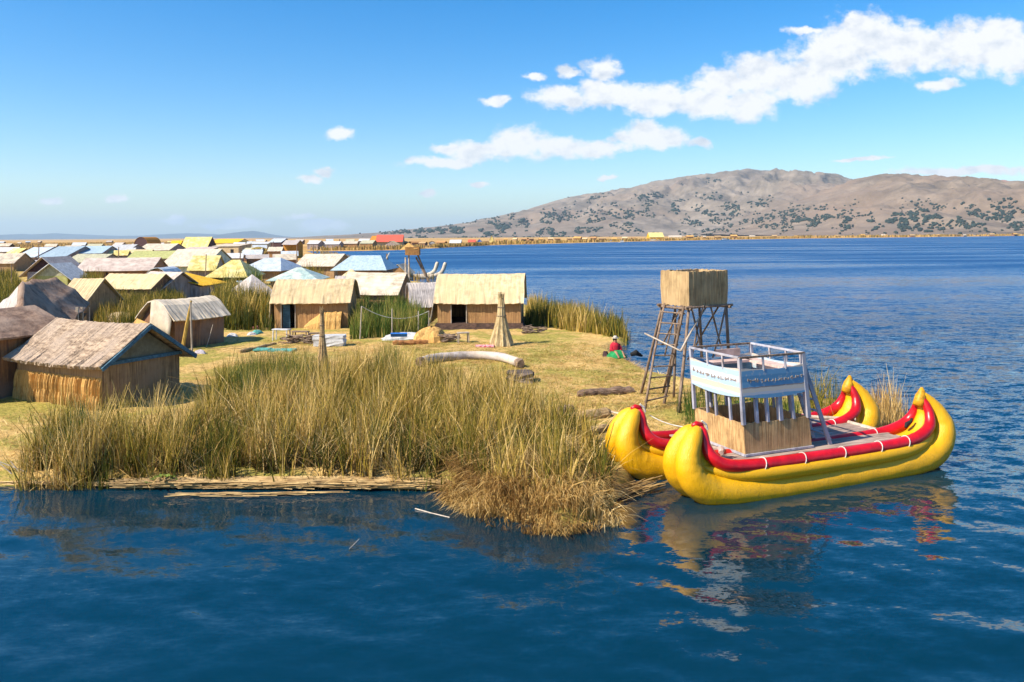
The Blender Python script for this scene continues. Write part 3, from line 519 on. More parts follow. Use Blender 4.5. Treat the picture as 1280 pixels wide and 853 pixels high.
def house(name, fl, fr, D, eave, ridge, style='side', roof=M_cream, wall=M_reedwall, label='', group='village houses on the reed islands', door=None, th=.06, ov=.25, ovs=.18, sag=.03, back=None, nseg=8, lift=0., gable=None, cat='house', vaultn=9, solid=True, sharp=1., windows=()):
    A = G(*fl); Bq = G(*fr)
    if A.y > 82:   # far houses stand nearly square to the lake
        Bq = Vector((ray(*fr)[0]*A.y, A.y, GZ)); yw = HR.uniform(-.16, .16); Bq = A+Matrix.Rotation(yw, 3, 'Z') @ (Bq-A)
    d = (Bq-A); W = d.length; rz = math.atan2(d.y, d.x); mid = (A+Bq)/2; bk = Vector((-math.sin(rz), math.cos(rz), 0))
    cen = mid+bk*D/2; pe = P((fl[0]+fr[0])/2, eave, mid.y); h = max(.4, pe.z-GZ); 
    if style == 'front': Yr_ = mid.y-ovs
    elif style == 'shed': Yr_ = (mid+bk*D).y
    else: Yr_ = cen.y
    rise = max(.15, P((fl[0]+fr[0])/2, ridge, Yr_).z-GZ-h)
    t = thing(name, label, cat, (cen.x, cen.y, GZ), rz, group)
    w2, d2 = W/2, D/2
    if lift:
        B = MB(); B.hexa([(-w2-.35, -d2-.35, -.2), (w2+.35, -d2-.35, -.2), (w2+.35, d2+.35, -.2), (-w2-.35, d2+.35, -.2)], [(-w2-.1, -d2-.12, lift), (w2+.1, -d2-.12, lift), (w2+.1, d2+.12, lift), (-w2-.1, d2+.12, lift)])
        B.build('base', M_mud, t)
    # roof profile
    if style in ('side', 'vault', 'shed', 'sidecurve'):
        if style == 'side': prof = [(-d2-ov, h-ov*rise/d2), (-d2*.5, h+rise*.5), (0, h+rise), (d2*.5, h+rise*.5), (d2+ov, h-ov*rise/d2)]
        elif style == 'sidecurve': prof = [(-d2-ov, h-.12), (-d2*.86, h+rise*.32), (-d2*.55, h+rise*.72), (-d2*.2, h+rise*.95), (0, h+rise), (d2*.4, h+rise*.85), (d2*.86, h+rise*.3), (d2+ov, h-.12)]
        elif style == 'shed': prof = [(-d2-ov, h-.05), (0, h+rise/2), (d2+ov, h+rise)]
        else: prof = [(-math.cos(math.pi*i/vaultn)*(d2+ov*.5), h-.25+(rise+.25)*math.sin(math.pi*i/vaultn)) for i in range(vaultn+1)]
        near = A.y < 80; rb = roof_strip(prof, -w2-ovs, w2+ovs, th, 'x', 34 if near else nseg, .032 if near else .05, sag, .05 if near else 0); wp = [(a, z-.10-sag) for a, z in prof]; wp[0] = (-d2, h-.10-sag); wp[-1] = (d2, h-.10-sag if style != 'shed' else h+rise-.04); ax = 'x'
    elif style in ('front', 'frontvault'):
        if style == 'front': prof = [(-w2-ov, h-ov*rise/w2), (-w2*.5, h+rise*.5), (0, h+rise), (w2*.5, h+rise*.5), (w2+ov, h-ov*rise/w2)]
        else: prof = [(-math.cos(math.pi*i/vaultn)*(w2+ov*.3), h-.2+(rise+.2)*math.sin(math.pi*i/vaultn)) for i in range(vaultn+1)]
        rb = roof_strip(prof, -d2-ovs, d2+ovs, th, 'y', nseg, .02, sag); wp = [(a, z-.10-sag) for a, z in prof]; wp[0] = (-w2, h-.10-sag); wp[-1] = (w2, h-.10-sag); ax = 'y'
    else: # hip / pyramid ; style=('hip', ridge fraction)
        rf = style[1] if isinstance(style, tuple) else 0.
        a, b_, r = w2+ov, d2+ov, w2*rf; rb = MB(); top = h+rise
        V = [(-a, -b_, h-.05), (a, -b_, h-.05), (a, b_, h-.05), (-a, b_, h-.05), (-r-.01, 0, top), (r+.01, 0, top)]
        V += [(x, y, z-th) for x, y, z in V]
        rb.add(V, [(0, 1, 5, 4), (1, 2, 5), (2, 3, 4, 5), (3, 0, 4), (6, 10, 11, 7), (7, 11, 8), (8, 11, 10, 9), (9, 10, 6), (0, 6, 7, 1), (1, 7, 8, 2), (2, 8, 9, 3), (3, 9, 6, 0)])
        wp = None; ax = 'x'
    rb.build('roof', roof, t)
    # walls
    B = MB()
    if wp is None or solid and not door:
        if wp is None: B.hexa([(-w2, -d2, 0), (w2, -d2, 0), (w2, d2, 0), (-w2, d2, 0)], [(-w2, -d2, h-.06), (w2, -d2, h-.06), (w2, d2, h-.06), (-w2, d2, h-.06)])
        else:
            pr = [(wp[0][0], 0)]+wp+[(wp[-1][0], 0)]; n = len(pr); e = w2 if ax == 'x' else d2
            mk = (lambda s_, p: (s_, p[0], p[1])) if ax == 'x' else (lambda s_, p: (p[0], s_, p[1]))
            B.add([mk(-e, p) for p in pr]+[mk(e, p) for p in pr], [tuple(range(n)), tuple(reversed(range(n, 2*n)))]+[(i, (i+1) % n, n+(i+1) % n, n+i) for i in range(n)])
        if door:
            x0, x1, dh = door; B2 = MB(); B2.box(((x0+x1)/2*W, -d2-.01, dh*h/2), ((x1-x0)*W, .06, dh*h)); B2.build('door', M_dark, t)
    else:
        k = .10; z0 = lift*.98 if lift else 0
        x0, x1, dh = door; dh = min(dh, h-z0-.16); x0 *= W; x1 *= W; zt = z0+dh
        B.box(((-w2+x0)/2, -d2+k/2, (z0+h)/2), (x0+w2, k, h-z0)); B.box(((x1+w2)/2, -d2+k/2, (z0+h)/2), (w2-x1, k, h-z0)); B.box(((x0+x1)/2, -d2+k/2, (zt+h)/2), (x1-x0, k, h-zt))
        B.box((0, d2-k/2, (z0+h)/2), (W, k, h-z0))
        inner = [p for p in wp]
        for sx in (-1, 1):
            pr = [(-d2+k, z0)]+[(max(-d2+k, min(d2-k, a)), z) for a, z in inner]+[(d2-k, z0)]; n = len(pr); xa, xb = sx*w2, sx*(w2-k)
            B.add([(xa, a, z) for a, z in pr]+[(xb, a, z) for a, z in pr], [tuple(range(n)) if sx < 0 else tuple(reversed(range(n))), tuple(range(n, 2*n)) if sx > 0 else tuple(reversed(range(n, 2*n)))]+[(i, (i+1) % n, n+(i+1) % n, n+i) for i in range(n)])
        fl_ = MB(); fl_.box((0, 0, z0-.03), (W-.2, D-.2, .06)); fl_.build('floor', M_mud, t)
        fr_ = MB(); q = .05
        fr_.box((x0-q/2, -d2-.02, z0+dh/2), (q, .08, dh)); fr_.box((x1+q/2, -d2-.02, z0+dh/2), (q, .08, dh)); fr_.box(((x0+x1)/2, -d2-.02, zt+q/2), (x1-x0+2*q, .08, q)); fr_.build('door_frame', M_polepale, t)
    B.build('wall', wall, t)
    for (wx, wz, ww, wh) in windows:
        B = MB(); B.box((wx*W, -d2-.012, wz*h), (ww*W, .05, wh*h)); B.build('window', M_dark, t)
    if gable:
        B = MB(); e = w2+.012
        for sx in ((1,) if ax == 'x' else (-1,)):
            if ax == 'x': B.add([(e, -d2*.95, h), (e, d2*.95, h), (e, 0, h+rise-.08), (e-.05, -d2*.95, h), (e-.05, d2*.95, h), (e-.05, 0, h+rise-.08)], [(0, 1, 2), (3, 5, 4), (0, 3, 4, 1), (1, 4, 5, 2), (2, 5, 3, 0)])
            else: B.add([(-w2*.95, -d2-.012, h), (w2*.95, -d2-.012, h), (0, -d2-.012, h+rise-.08), (-w2*.95, -d2+.04, h), (w2*.95, -d2+.04, h), (0, -d2+.04, h+rise-.08)], [(0, 1, 2), (3, 5, 4), (0, 3, 4, 1), (1, 4, 5, 2), (2, 5, 3, 0)])
        B.build('gable', gable, t)
    t['W'] = W; t['H'] = h; t['R'] = rise; t['D'] = D
    return t

# --- near huts
# grey thatched hut in front
A = G(20, 500); Bc = G(129, 513); Cc = G(238, 500)
def front_hut():
    A = G(22, 498); N_ = G(128, 512); Q = G(236, 492)
    d = N_-A; W = d.length; rz = math.atan2(d.y, d.x); bk = Vector((-math.sin(rz), math.cos(rz), 0)); D = (Q-N_).dot(bk)
    cen = (A+N_)/2+bk*D/2; t = thing('thatched_hut', 'grey thatched reed hut with a blue edged gable, nearest on the left', 'hut', (cen.x, cen.y, GZ), rz, 'village houses on the reed islands')
    h = P(120, 456, N_.y).z-GZ; rg = P(180, 408, N_.y+D*.45).z-GZ-h; w2, d2 = W/2, D/2
    B = MB(); k = .1
    B.box((0, -d2+k/2, h/2), (W, k, h)); B.box((0, d2-k/2, h/2), (W, k, h))
    for sx in (-1, 1): B.box((sx*(w2-k/2), 0, h/2), (k, D-2*k, h))
    B.build('wall', M_reedwall2, t)
    prof = [(-d2-.34, h-.10), (-d2*.75, h+rg*.28), (-d2*.4, h+rg*.62), (0, h+rg), (d2*.4, h+rg*.62), (d2*.75, h+rg*.26), (d2+.4, h-.22)]
    rf = roof_strip(prof, -w2-.15, w2+.42, .13, 'x', 90, .035, .07, .06).build('roof', M_thatch, t)
    B = MB(); e = w2+.05    # gable cloth
    B.add([(e, -d2*.92, h), (e, d2*.92, h), (e, 0, h+rg-.12), (e-.04, -d2*.92, h), (e-.04, d2*.92, h), (e-.04, 0, h+rg-.12)], [(0, 1, 2), (3, 5, 4), (0, 3, 4, 1), (1, 4, 5, 2), (2, 5, 3, 0)]); B.build('gable', M_gable, t)
    B = MB(); B.beam((e+.05, -d2*1.0, h), (e+.05, d2*1.0, h), .08, .12)
    B.beam((w2+.44, -d2-.33, h-.10), (w2+.44, 0, h+rg+.02), .07, .12); B.beam((w2+.44, 0, h+rg+.02), (w2+.44, d2+.38, h-.20), .07, .12); B.build('gable_frame', M_blueframe, t)
    for zc, zb, off in ((.66*h, .28*h, .05), (.34*h, -.05, .10)):   # two tiers of fresh straw lashed to the front wall
        B = MB(); n = 300; vs = []
        for i in range(n+1):
            x = -w2-.04+(W+.06)*i/n; j = random.uniform(-.028, .028)+.03*math.sin(i*.23); vs += [(x, -d2-.02, zc+random.uniform(-.02, .03)+.04), (x, -d2-off-j, zc-.06), (x, -d2-off-.05-j, (zc+zb)/2), (x, -d2-off-.05-j, zb+random.uniform(-.12, .08)), (x, -d2-.02, zb)]
        B.add(vs, [(i*5+q, i*5+q+1, i*5+q+6, i*5+q+5) for i in range(n) for q in range(4)]+[(0, 1, 2, 3, 4), tuple(n*5+q for q in (4, 3, 2, 1, 0))]); B.build('straw_skirt', M_straw, t, smooth=False)
    return t
front_hut()
# far-left tall hut under brown cloth
def cloth_hut():
    cen = P(-22, 440, 29.5); t = thing('cloth_covered_hut', 'tall hut with a brown curved cloth roof, cut by the left picture edge', 'hut', (cen.x, cen.y, GZ), R_(-24), 'village houses on the reed islands')
    B = MB(); w2, d2, h = 1.55, 2.0, 2.3
    B.hexa([(-w2, -d2, 0), (w2, -d2, 0), (w2, d2, 0), (-w2, d2, 0)], [(-w2, -d2, h), (w2-.05, -d2, h), (w2-.05, d2, h), (-w2, d2, h)]); B.build('wall', M_redwall, t)
    prof = [(-w2-.2, h-.3), (-w2*.7, h+.42), (-.2, h+.75), (w2*.55, h+.35), (w2+.25, h-.12)]
    roof_strip(prof, -d2-.25, d2+.2, .07, 'y', 10, .04, .06).build('roof', M_brownroof, t)
cloth_hut()
# the big brown cloth tent behind it
def big_tent():
    t = thing('cloth_tent', 'big sagging brown cloth tent with a pale left side, behind the grey thatched hut', 'tent', (G(55, 440).x, G(55, 440).y, GZ), 0, 'village houses on the reed islands')
    o_ = Vector(t.location)
    def p(px, py, Y): return P(px, py, Y)-o_
    # ridge running from the front peak to the back right; slopes fall left and right
    Yp = 36.
    rows = [ # (left edge, left mid, peak, right mid, right eave) from front to back
        [p(-40, 452, 34.0), p(-12, 425, 33.6), p(26, 392, 33.2), p(50, 420, 33), p(66, 446, 32.8)],
        [p(-36, 420, 35.5), p(-4, 388, 35.2), p(28, 352, 35), p(56, 385, 35), p(80, 418, 35)],
        [p(-34, 408, 37.5), p(4, 376, 37.3), p(40, 349, 37), p(72, 372, 37), p(98, 392, 37)],
        [p(-28, 398, 39.5), p(16, 370, 39.5), p(70, 347, 39), p(94, 362, 39.2), p(112, 378, 39.6)],
        [p(-20, 395, 41.5), p(22, 374, 41.5), p(74, 352, 41.5), p(98, 366, 41.5), p(113, 380, 42)]]
    B = MB(); up = 4; R = []
    def lerp(a, b, s): return a+(b-a)*s
    nr, nc = 16, 24
    for i in range(nr+1):
        fi = i/nr*(len(rows)-1); a = min(int(fi), len(rows)-2); s = fi-a
        for j in range(nc+1):
            fj = j/nc*4; b = min(int(fj), 3); u = fj-b; q = lerp(lerp(rows[a][b], rows[a][b+1], u), lerp(rows[a+1][b], rows[a+1][b+1], u), s)
            q = q+Vector((0, 0, -.10*math.sin(math.pi*s)*(a < 3)-.07*math.sin(math.pi*u)+(fbm(q.x*1.3, q.y*1.3)-.47)*.18)); R.append(q)
    n = nc+1; m = len(R); B.add(R+[q-Vector((0, 0, .05)) for q in R], [(i*n+j, i*n+j+1, (i+1)*n+j+1, (i+1)*n+j) for i in range(nr) for j in range(nc)]+[(m+i*n+j, m+(i+1)*n+j, m+(i+1)*n+j+1, m+i*n+j+1) for i in range(nr) for j in range(nc)])
    ro = B.build('roof', M_brownroof, t, smooth=True)
    B = MB()   # pale sheet laid over the left slope
    B.add([q+Vector((0, 0, .02)) for i in range(2, nr+1) for q in R[i*n:i*n+12]], [(i*12+j, i*12+j+1, (i+1)*12+j+1, (i+1)*12+j) for i in range(nr-2) for j in range(11)]); B.build('side_sheet', M_greyroof, t, smooth=True)
    B = MB(); g = lambda px, py: G(px, py)-o_
    a, b, c, d_ = p(-34, 452, 34.4), p(64, 446, 33.4), p(110, 388, 40.5), p(-18, 400, 41)
    B.hexa([Vector((q.x, q.y, 0)) for q in (a, b, c, d_)], [q-Vector((0, 0, .12)) for q in (a, b, c, d_)]); B.build('wall', M_reedwall, t)
    for px, Y in ((98, 37.2), (104, 38.3), (112, 40.4)):
        B = MB(); q = p(px, 400, Y); B.beam(Vector((q.x, q.y-.1, 0)), Vector((q.x, q.y-.1, p(px, 384, Y).z)), .1); B.build('corner_post', M_polepale, t)
big_tent()
house('reed_hut', (70, 404), (104, 404), 4.6, 380, 349, 'side', M_cream, M_reedwall2, 'cream roofed hut half hidden behind the brown cloth tent', ov=.2)
house('reed_hut', (122, 378), (188, 379), 3.6, 359.5, 343, 'side', M_cream, M_redwall, 'square cream roofed hut with a brown wall above green reeds', ov=.25, ovs=.25)
h2 = house('vaulted_hut', (219, 437), (280, 428), 2.6, 395, 373, 'sidecurve', M_cream2, M_redwall, 'low hut with a rounded cream cover and a golden pole leaning on it', 'village houses on the reed islands', sag=.06, ovs=.25)
def flap(t, x, y0, y1, z0, z1, mt, name='roof_flap', lean=-.15):
    B = MB(); n = 8; vs = []
    for i in range(n+1):
        y = y0+(y1-y0)*i/n; d2 = t['D']/2; k = 0; z0 = float(np.interp(y, [-d2*1.1, -d2*.86, -d2*.55, -d2*.2, 0, d2*.4, d2*.86], [t['H']-.12, t['H']+t['R']*.32, t['H']+t['R']*.72, t['H']+t['R']*.95, t['H']+t['R'], t['H']+t['R']*.85, t['H']+t['R']*.3]))
        vs += [(x, y, z0+k), (x+lean*.5, y, (z0+z1)/2), (x+lean, y, z1+random.uniform(-.05, .05))]
    B.add(vs, [(i*3+q, i*3+q+1, i*3+q+4, i*3+q+3) for i in range(n) for q in range(2)]); o_ = B.build(name, mt, t, smooth=True); s = o_.modifiers.new('s', 'SOLIDIFY'); s.thickness = .05
W, H, Rr, D = h2['W'], h2['H'], h2['R'], h2['D']
flap(h2, -W/2-.24, -D/2*1.05, D/2*.15, H+Rr*.62, H*.35, M_cream2)
B = MB(); B.box((-W/2-.02, .45, .65), (.06, .55, 1.3)); B.build('door', M_dark, h2)
B = MB(); x = -W/2-.25; B.hexa([(x-1.0, .0, 0), (x, -.2, 0), (x, 1.6, 0), (x-.9, 1.6, 0)], [(x-.5, .3, .9), (x, .1, 1.2), (x, 1.4, 1.5), (x-.3, 1.4, 1.2)]); B.build('side_cover', M_straw, h2)
h3 = house('reed_hut', (343, 411), (435, 410), 3.4, 377, 350, 'sidecurve', M_cream, M_reedwall, 'reed hut with a cream roof, an open doorway and a straw heap against its wall', door=(-.40, -.22, 1.55), ovs=.22, solid=False)
W, H, Rr, D = h3['W'], h3['H'], h3['R'], h3['D']
B = MB(); B.box((-.345*W, -D/2+.18, .78), (.10*W, .04, 1.5)); B.build('door_curtain', M_blueframe, h3)
B = MB(); vs = []; n = 26   # heap of straw against the right of the facade
for i in range(n+1):
    x = -.08*W+.50*W*i/n; hh = .2+.85*math.sin(min(1, i/n*1.5)*math.pi/2); j = random.uniform(-.03, .03)
    vs += [(x, -D/2-.01, hh+j), (x, -D/2-.25, hh*.85+j), (x, -D/2-.5-j, hh*.45), (x, -D/2-.62-j, -.05)]
B.add(vs, [(i*4+q, i*4+q+1, i*4+q+5, i*4+q+4) for i in range(n) for q in range(3)]); tag(B.build('straw_heap', M_straw, h3))
flap(h3, -W/2-.21, -D/2*1.05, D/2*.5, H+Rr*.4, H*.15, M_cream, lean=-.08)
h4 = house('reed_hut', (547, 411), (651, 411), 4.0, 377, 343, 'sidecurve', M_cream, M_reedwall, 'largest cream roofed hut by the water, on a dark raised base, with an open door', door=(-.33, -.155, 1.62), ovs=.2, lift=.34, solid=False, sag=.05)
W, H, Rr, D = h4['W'], h4['H'], h4['R'], h4['D']
flap(h4, -W/2-.19, -D/2*1.05, D/2*.6, H+Rr*.45, H*.22, M_cream2, lean=-.25)
house('vaulted_hut', (515, 398), (546, 397), 2.6, 382, 354, 'sidecurve', M_greyroof, M_reedwall2, 'small grey covered hut close beside the largest cream hut', ov=.3)
house('long_hut', (418, 383), (496, 382), 3.6, 366, 345.5, 'side', M_greyroof, M_reedwall2, 'long low grey roofed hut above the dark green reeds', ov=.3)
house('reed_hut', (498, 392), (514, 389), 4.8, 363, 342, 'front', M_cream2, M_redwall, 'narrow brown gabled hut squeezed between two grey roofs', ov=.25)
house('straw_hut', (420, 360), (452, 360), 3., 352, 337, ('hip', .1), M_cream, M_reedwall, 'small straw coloured pointed roof before the blue hip roof')
house('plank_shack', (202, 377), (250, 373), 4.2, 359, 341, 'front', M_pink, M_plank, 'grey plank shack with wires running down from its peak', ov=.3, ovs=.3)
house('shed', (250, 374), (278, 369), 3.4, 355, 343, 'shed', M_yellow2, M_plank, 'deep yellow sheet roof beside the grey plank shack', ov=.4)
house('hip_roofed_house', (312, 385), (345, 383), 5.0, 371, 343, 'hip', M_greyroof, M_redwall, 'low hip roofed house with pale ridges left of the open doorway hut', ov=.35)
house('hip_roofed_house', (338, 365), (394, 363), 6.0, 350, 334.5, ('hip', .12), M_greentin, M_reedwall2, 'pale green pyramid roof behind the open doorway hut', ov=.4)
house('lean_to', (304, 368), (328, 367), 2.2, 358, 351.5, 'shed', M_bluetin, M_white, 'low teal lean-to roof next to the pale green pyramid')
house('hip_roofed_house', (262, 360), (305, 357), 7.0, 346, 325, ('hip', .25), M_yellow, M_maroon, 'pale yellow hip roof beside the plank shack', ov=.5)
house('hip_roofed_house', (303, 352), (350, 350), 8., 338, 322.5, ('hip', .45), M_tin, M_reedwall2, 'pale blue tin hip roof in the middle of the village', ov=.6)
house('gabled_house', (370, 348), (420, 348), 7.5, 332, 318, 'side', M_cream2, M_reedwall2, 'white cream sheet roof with a dark wall near the channel', ov=.4)
house('hip_roofed_house', (422, 355), (478, 352), 7., 337, 319.5, ('hip', .68), M_bluetin, M_redwall, 'wide pale blue hip roof nearest to the channel', ov=.7)
house('reed_hut', (486, 348), (508, 348), 5., 341, 331, 'front', M_cream2, M_reedwall, 'small white peaked roof at the water side of the village')
house('long_house', (96, 352), (186, 350), 6.5, 337, 323, 'side', M_pink, M_redwall, 'long pinkish roofed house with a brown wall', ov=.5, windows=((-.1, .5, .02, .5),))
house('arched_shelter', (184, 358), (209, 357), 4.5, 348, 334.5, 'frontvault', M_tin, M_reedwall2, 'grey arched shelter with an open straw filled front', ov=.3, ovs=.4)
house('gabled_house', (34, 352), (76, 350), 6., 340, 322, 'front', M_pink, M_mauve, 'open fronted grey pink gable, the larger of two nested gables', ov=.8, ovs=.7, gable=M_maroon)
house('gabled_house', (44, 357), (84, 355), 4., 345, 330, 'front', M_white, M_lime, 'lower green fronted gable standing before the grey pink gable', ov=.8, ovs=.5, gable=M_olive)
house('gabled_house', (-14, 340), (16, 339), 7., 329, 317, 'side', M_cream2, M_reedwall2, 'pinkish roof cut by the left picture edge')
house('shed', (22, 338), (44, 337), 3., 330, 326, 'shed', M_mauve, M_white, 'small pale shed beside the cluttered yard at the far left')
house('gabled_house', (20, 330), (45, 330), 14., 321, 309.5, 'side', M_tin, M_plank, 'pale tin roof at the edge of the golden plain, left one of a pair', ov=.6)
house('gabled_house', (49, 330), (84, 329), 14., 321, 308.5, 'side', M_bluetin, M_plank, 'pale blue tin roof at the edge of the golden plain, right one of a pair', ov=.6)
house('gabled_house', (88, 329), (126, 328), 12., 316, 308, 'side', M_bluetin, M_plank, 'flat light blue roof with a dark eave', ov=.9)
house('gabled_house', (82, 339), (128, 338), 7., 327, 318, 'side', M_olive, M_plank, 'low beige green roof behind the long pink roof', ov=.5)
house('gabled_house', (134, 326), (160, 325), 12., 313, 306, 'side', M_white, M_plank, 'bright white roof below the orange domed tent', ov=.5)
house('dome_tent', (168, 312), (186, 311.5), 12., 306, 296.5, 'frontvault', M_orange, M_maroon, 'orange and dark domed tent standing above the roofs', cat='tent')
house('gabled_house', (160, 336), (216, 334), 7., 322.5, 314, 'side', M_lime, M_plank, 'lime yellow flat looking roof', ov=.5)
house('gabled_house', (172, 322), (212, 320), 12., 313, 305, 'side', M_cream2, M_plank, 'pale cream roof behind the lime yellow roof')
house('gabled_house', (226, 318), (259, 316.5), 9., 310, 296.5, 'side', M_yellow, M_maroon, 'tall bright yellow gabled roof with a dark maroon gable', ov=.4)
house('gabled_house', (212, 315), (224, 314), 8., 307.5, 301, 'side', M_yellow2, M_maroon, 'small yellow roof left of the tall yellow gable')
house('gabled_house', (262, 309), (298, 308), 20., 304, 299, 'side', M_yellow2, M_yellow, 'wide orange yellow roof right of the tall yellow gable')
house('gabled_house', (204, 343), (262, 340), 9., 330, 312, 'side', M_cream2, M_greentin, 'large grey cream roof in the middle of the left village', ov=.8)
house('gabled_house', (236, 347), (268, 345), 6., 336, 320, 'side', M_yellow, M_plank, 'pale yellow roof with a white ridge strip', ov=.5)
house('gabled_house', (222, 324), (258, 322), 9., 315, 309, 'shed', M_pink, M_plank, 'low pinkish roof in front of the tall yellow gable')
house('cream_house', (266, 322), (300, 321), 8., 308, 305, 'shed', M_cream2, M_cream, 'cream walled house with one dark window', windows=((.25, .55, .12, .35), (-.3, .55, .08, .3)))
house('cream_house', (314, 316), (334, 316), 9., 305, 302.5, 'shed', M_white, M_cream, 'cream block house behind the golden bush')
house('gabled_house', (335, 324), (351, 324), 6., 314, 309, 'side', M_cream2, M_reedwall, 'cream roof above a dark cluttered yard')
house('gabled_house', (336, 312.5), (352, 312.5), 12., 303, 298.5, 'side', M_tin, M_maroon, 'light tin roof left of the dark posted porch')
house('porch_house', (354, 323), (371, 323), 6., 305, 300.5, 'side', M_greyroof, M_orange, 'grey roof over an orange front with dark posts', ov=.8)
house('hut', (384, 312), (398, 312), 9., 305, 301, 'side', M_white, M_plank, 'pale block of a house by the channel head', cat='hut')
house('hut', (400, 310.5), (424, 310.5), 9., 305.5, 302, 'side', M_white, M_plank, 'long white roof across the channel')
house('hut', (428, 310), (446, 310), 9., 304.8, 301.8, 'side', M_cream2, M_reedwall, 'cream roof in the row across the channel')
house('gabled_house', (450, 309.5), (466, 309.5), 10., 304.5, 300.5, 'side', M_olive, M_reedwall, 'olive roof beside the orange and red roof')
house('big_roofed_hall', (470, 308), (503, 307.5), 14., 301.5, 293.8, 'side', M_red, M_cream, 'large bright red roof across the channel', ov=1.)
house('gabled_house', (462, 307), (480, 306.8), 12., 301.5, 295, 'side', M_orange, M_cream, 'orange roof joined to the left of the red roof', ov=.6)
house('hut', (480, 311), (496, 311), 7., 306, 301.5, 'front', M_cream, M_plank, 'cream peaked hut before the red roof')
house('hut', (536, 308.5), (544, 308.3), 8., 304.5, 301.8, 'frontvault', M_maroon, M_plank, 'dark arched hut with a pale front on the far bank', gable=M_white)
house('hut', (562, 307.5), (576, 307.3), 8., 304, 300, 'side', M_white, M_redwall, 'white roofed red hut on the far bank')
house('hut', (585, 306.5), (594, 306.5), 8., 303, 299.8, 'side', M_red, M_maroon, 'dark red hut on the far bank')
house('hut', (595, 306.6), (603, 306.5), 8., 303, 299, 'front', M_bluetin, M_blue, 'blue and white hut on the far bank')
house('hut', (612, 304.8), (617, 304.7), 10., 300, 294.5, 'front', M_yellow, M_yellow, 'small yellow hut on the far bank')
house('yellow_hall', (812, 299.2), (830, 299), 30., 296.4, 290.8, 'side', M_yellow, M_yellow2, 'bright yellow hall on the far shore under the hill', ov=1.)
house('hut', (836, 298.8), (852, 298.7), 20., 296.5, 294.5, 'side', M_cream2, M_cream, 'long cream roof right of the yellow hall')
# rows of tiny huts on the far shore and in the back of the village
def tiny_row(specs, label, group, mats, wl):
    protos = []
    for m_ in mats:
        B = MB(); roof_strip([(-2.4, 1.9), (0, 3.3), (2.4, 1.9)], -3.2, 3.2, .15, 'x', 1, 0); 
        protos.append(m_)
    first = {}
    for i, (px, py, s) in enumerate(specs):
        m_ = mats[i % len(mats)]; p = G(px, py)
        if m_.name not in first:
            t = thing('far_hut', label, 'hut', p, 0, group); roof_strip([(-2.4, 1.9), (0, 3.4), (2.4, 1.9)], -3.2, 3.2, .15, 'x', 1, 0).build('roof', m_, t); B = MB(); B.box((0, 0, 1), (5.8, 4, 2.)); B.build('wall', wl[i % len(wl)], t); first[m_.name] = t
        else:
            s0 = first[m_.name]; t = s0.copy(); C.objects.link(t); t.location = p
            for ch in s0.children: c = ch.copy(); C.objects.link(c); c.parent = t
        t.rotation_euler = (0, 0, random.uniform(-.5, .5)); t.scale = (s*random.uniform(.7, 1.2), s, s*random.uniform(.8, 1.1))
rr = random.Random(4)
tiny_row([(x, 301.6-(x-640)*.0085+rr.uniform(-.3, .3), rr.uniform(.8, 1.3)) for x in (632, 644, 655, 663, 676, 688, 697, 712, 722, 731, 742, 753, 768, 781, 792, 803)], 'tiny hut in the row along the far shore', 'tiny huts along the far shore', [M_straw, M_cream, M_reedwall, M_strawbundle], [M_redwall, M_reedwall2, M_maroon])
tiny_row([(x, 298.2-(x-860)*.0070+rr.uniform(-.2, .2), rr.uniform(.9, 1.5)) for x in (862, 880, 897, 917, 940, 968, 995, 1020, 1046, 1078, 1104, 1140, 1172, 1205, 1240, 1268)], 'speck sized hut on the distant right shore', 'huts on the distant right shore', [M_straw, M_cream2, M_strawbundle], [M_redwall, M_reedwall2])
tiny_row([(x, y, s) for x, y, s in ((508, 307.4, .9), (520, 306.5, 1), (529, 307.2, .8), (552, 306.3, .9), (606, 304.6, .9), (624, 304, 1))], 'little brown hut on the bank across the blue water', 'little brown huts on the far bank', [M_strawbundle, M_reedwall], [M_redwall])
tiny_row([(x, y, s) for x, y, s in ((8, 313, 1.1), (100, 311.5, 1.), (120, 313, 1.), (150, 314, 1.), (140, 320, .9), (238, 330, .8), (300, 312, 1), (318, 322, .8), (322, 330, .7), (290, 331, .7), (356, 334, .7), (362, 328, .8), (306, 317, .8), (345, 307, 1.1), (366, 307, 1.1), (392, 307, 1.), (412, 306, 1.1), (438, 305.5, 1.1), (375, 305, 1.2), (325, 305.5, 1.2), (300, 304.5, 1.3), (456, 305, 1.2), (272, 333, .6), (196, 327, .7), (12, 322, .9))],
         'small low hut packed between the bigger roofs of the village', 'small huts packed in the village', [M_cream2, M_tin, M_olive, M_greyroof, M_white], [M_redwall, M_plank, M_reedwall2])

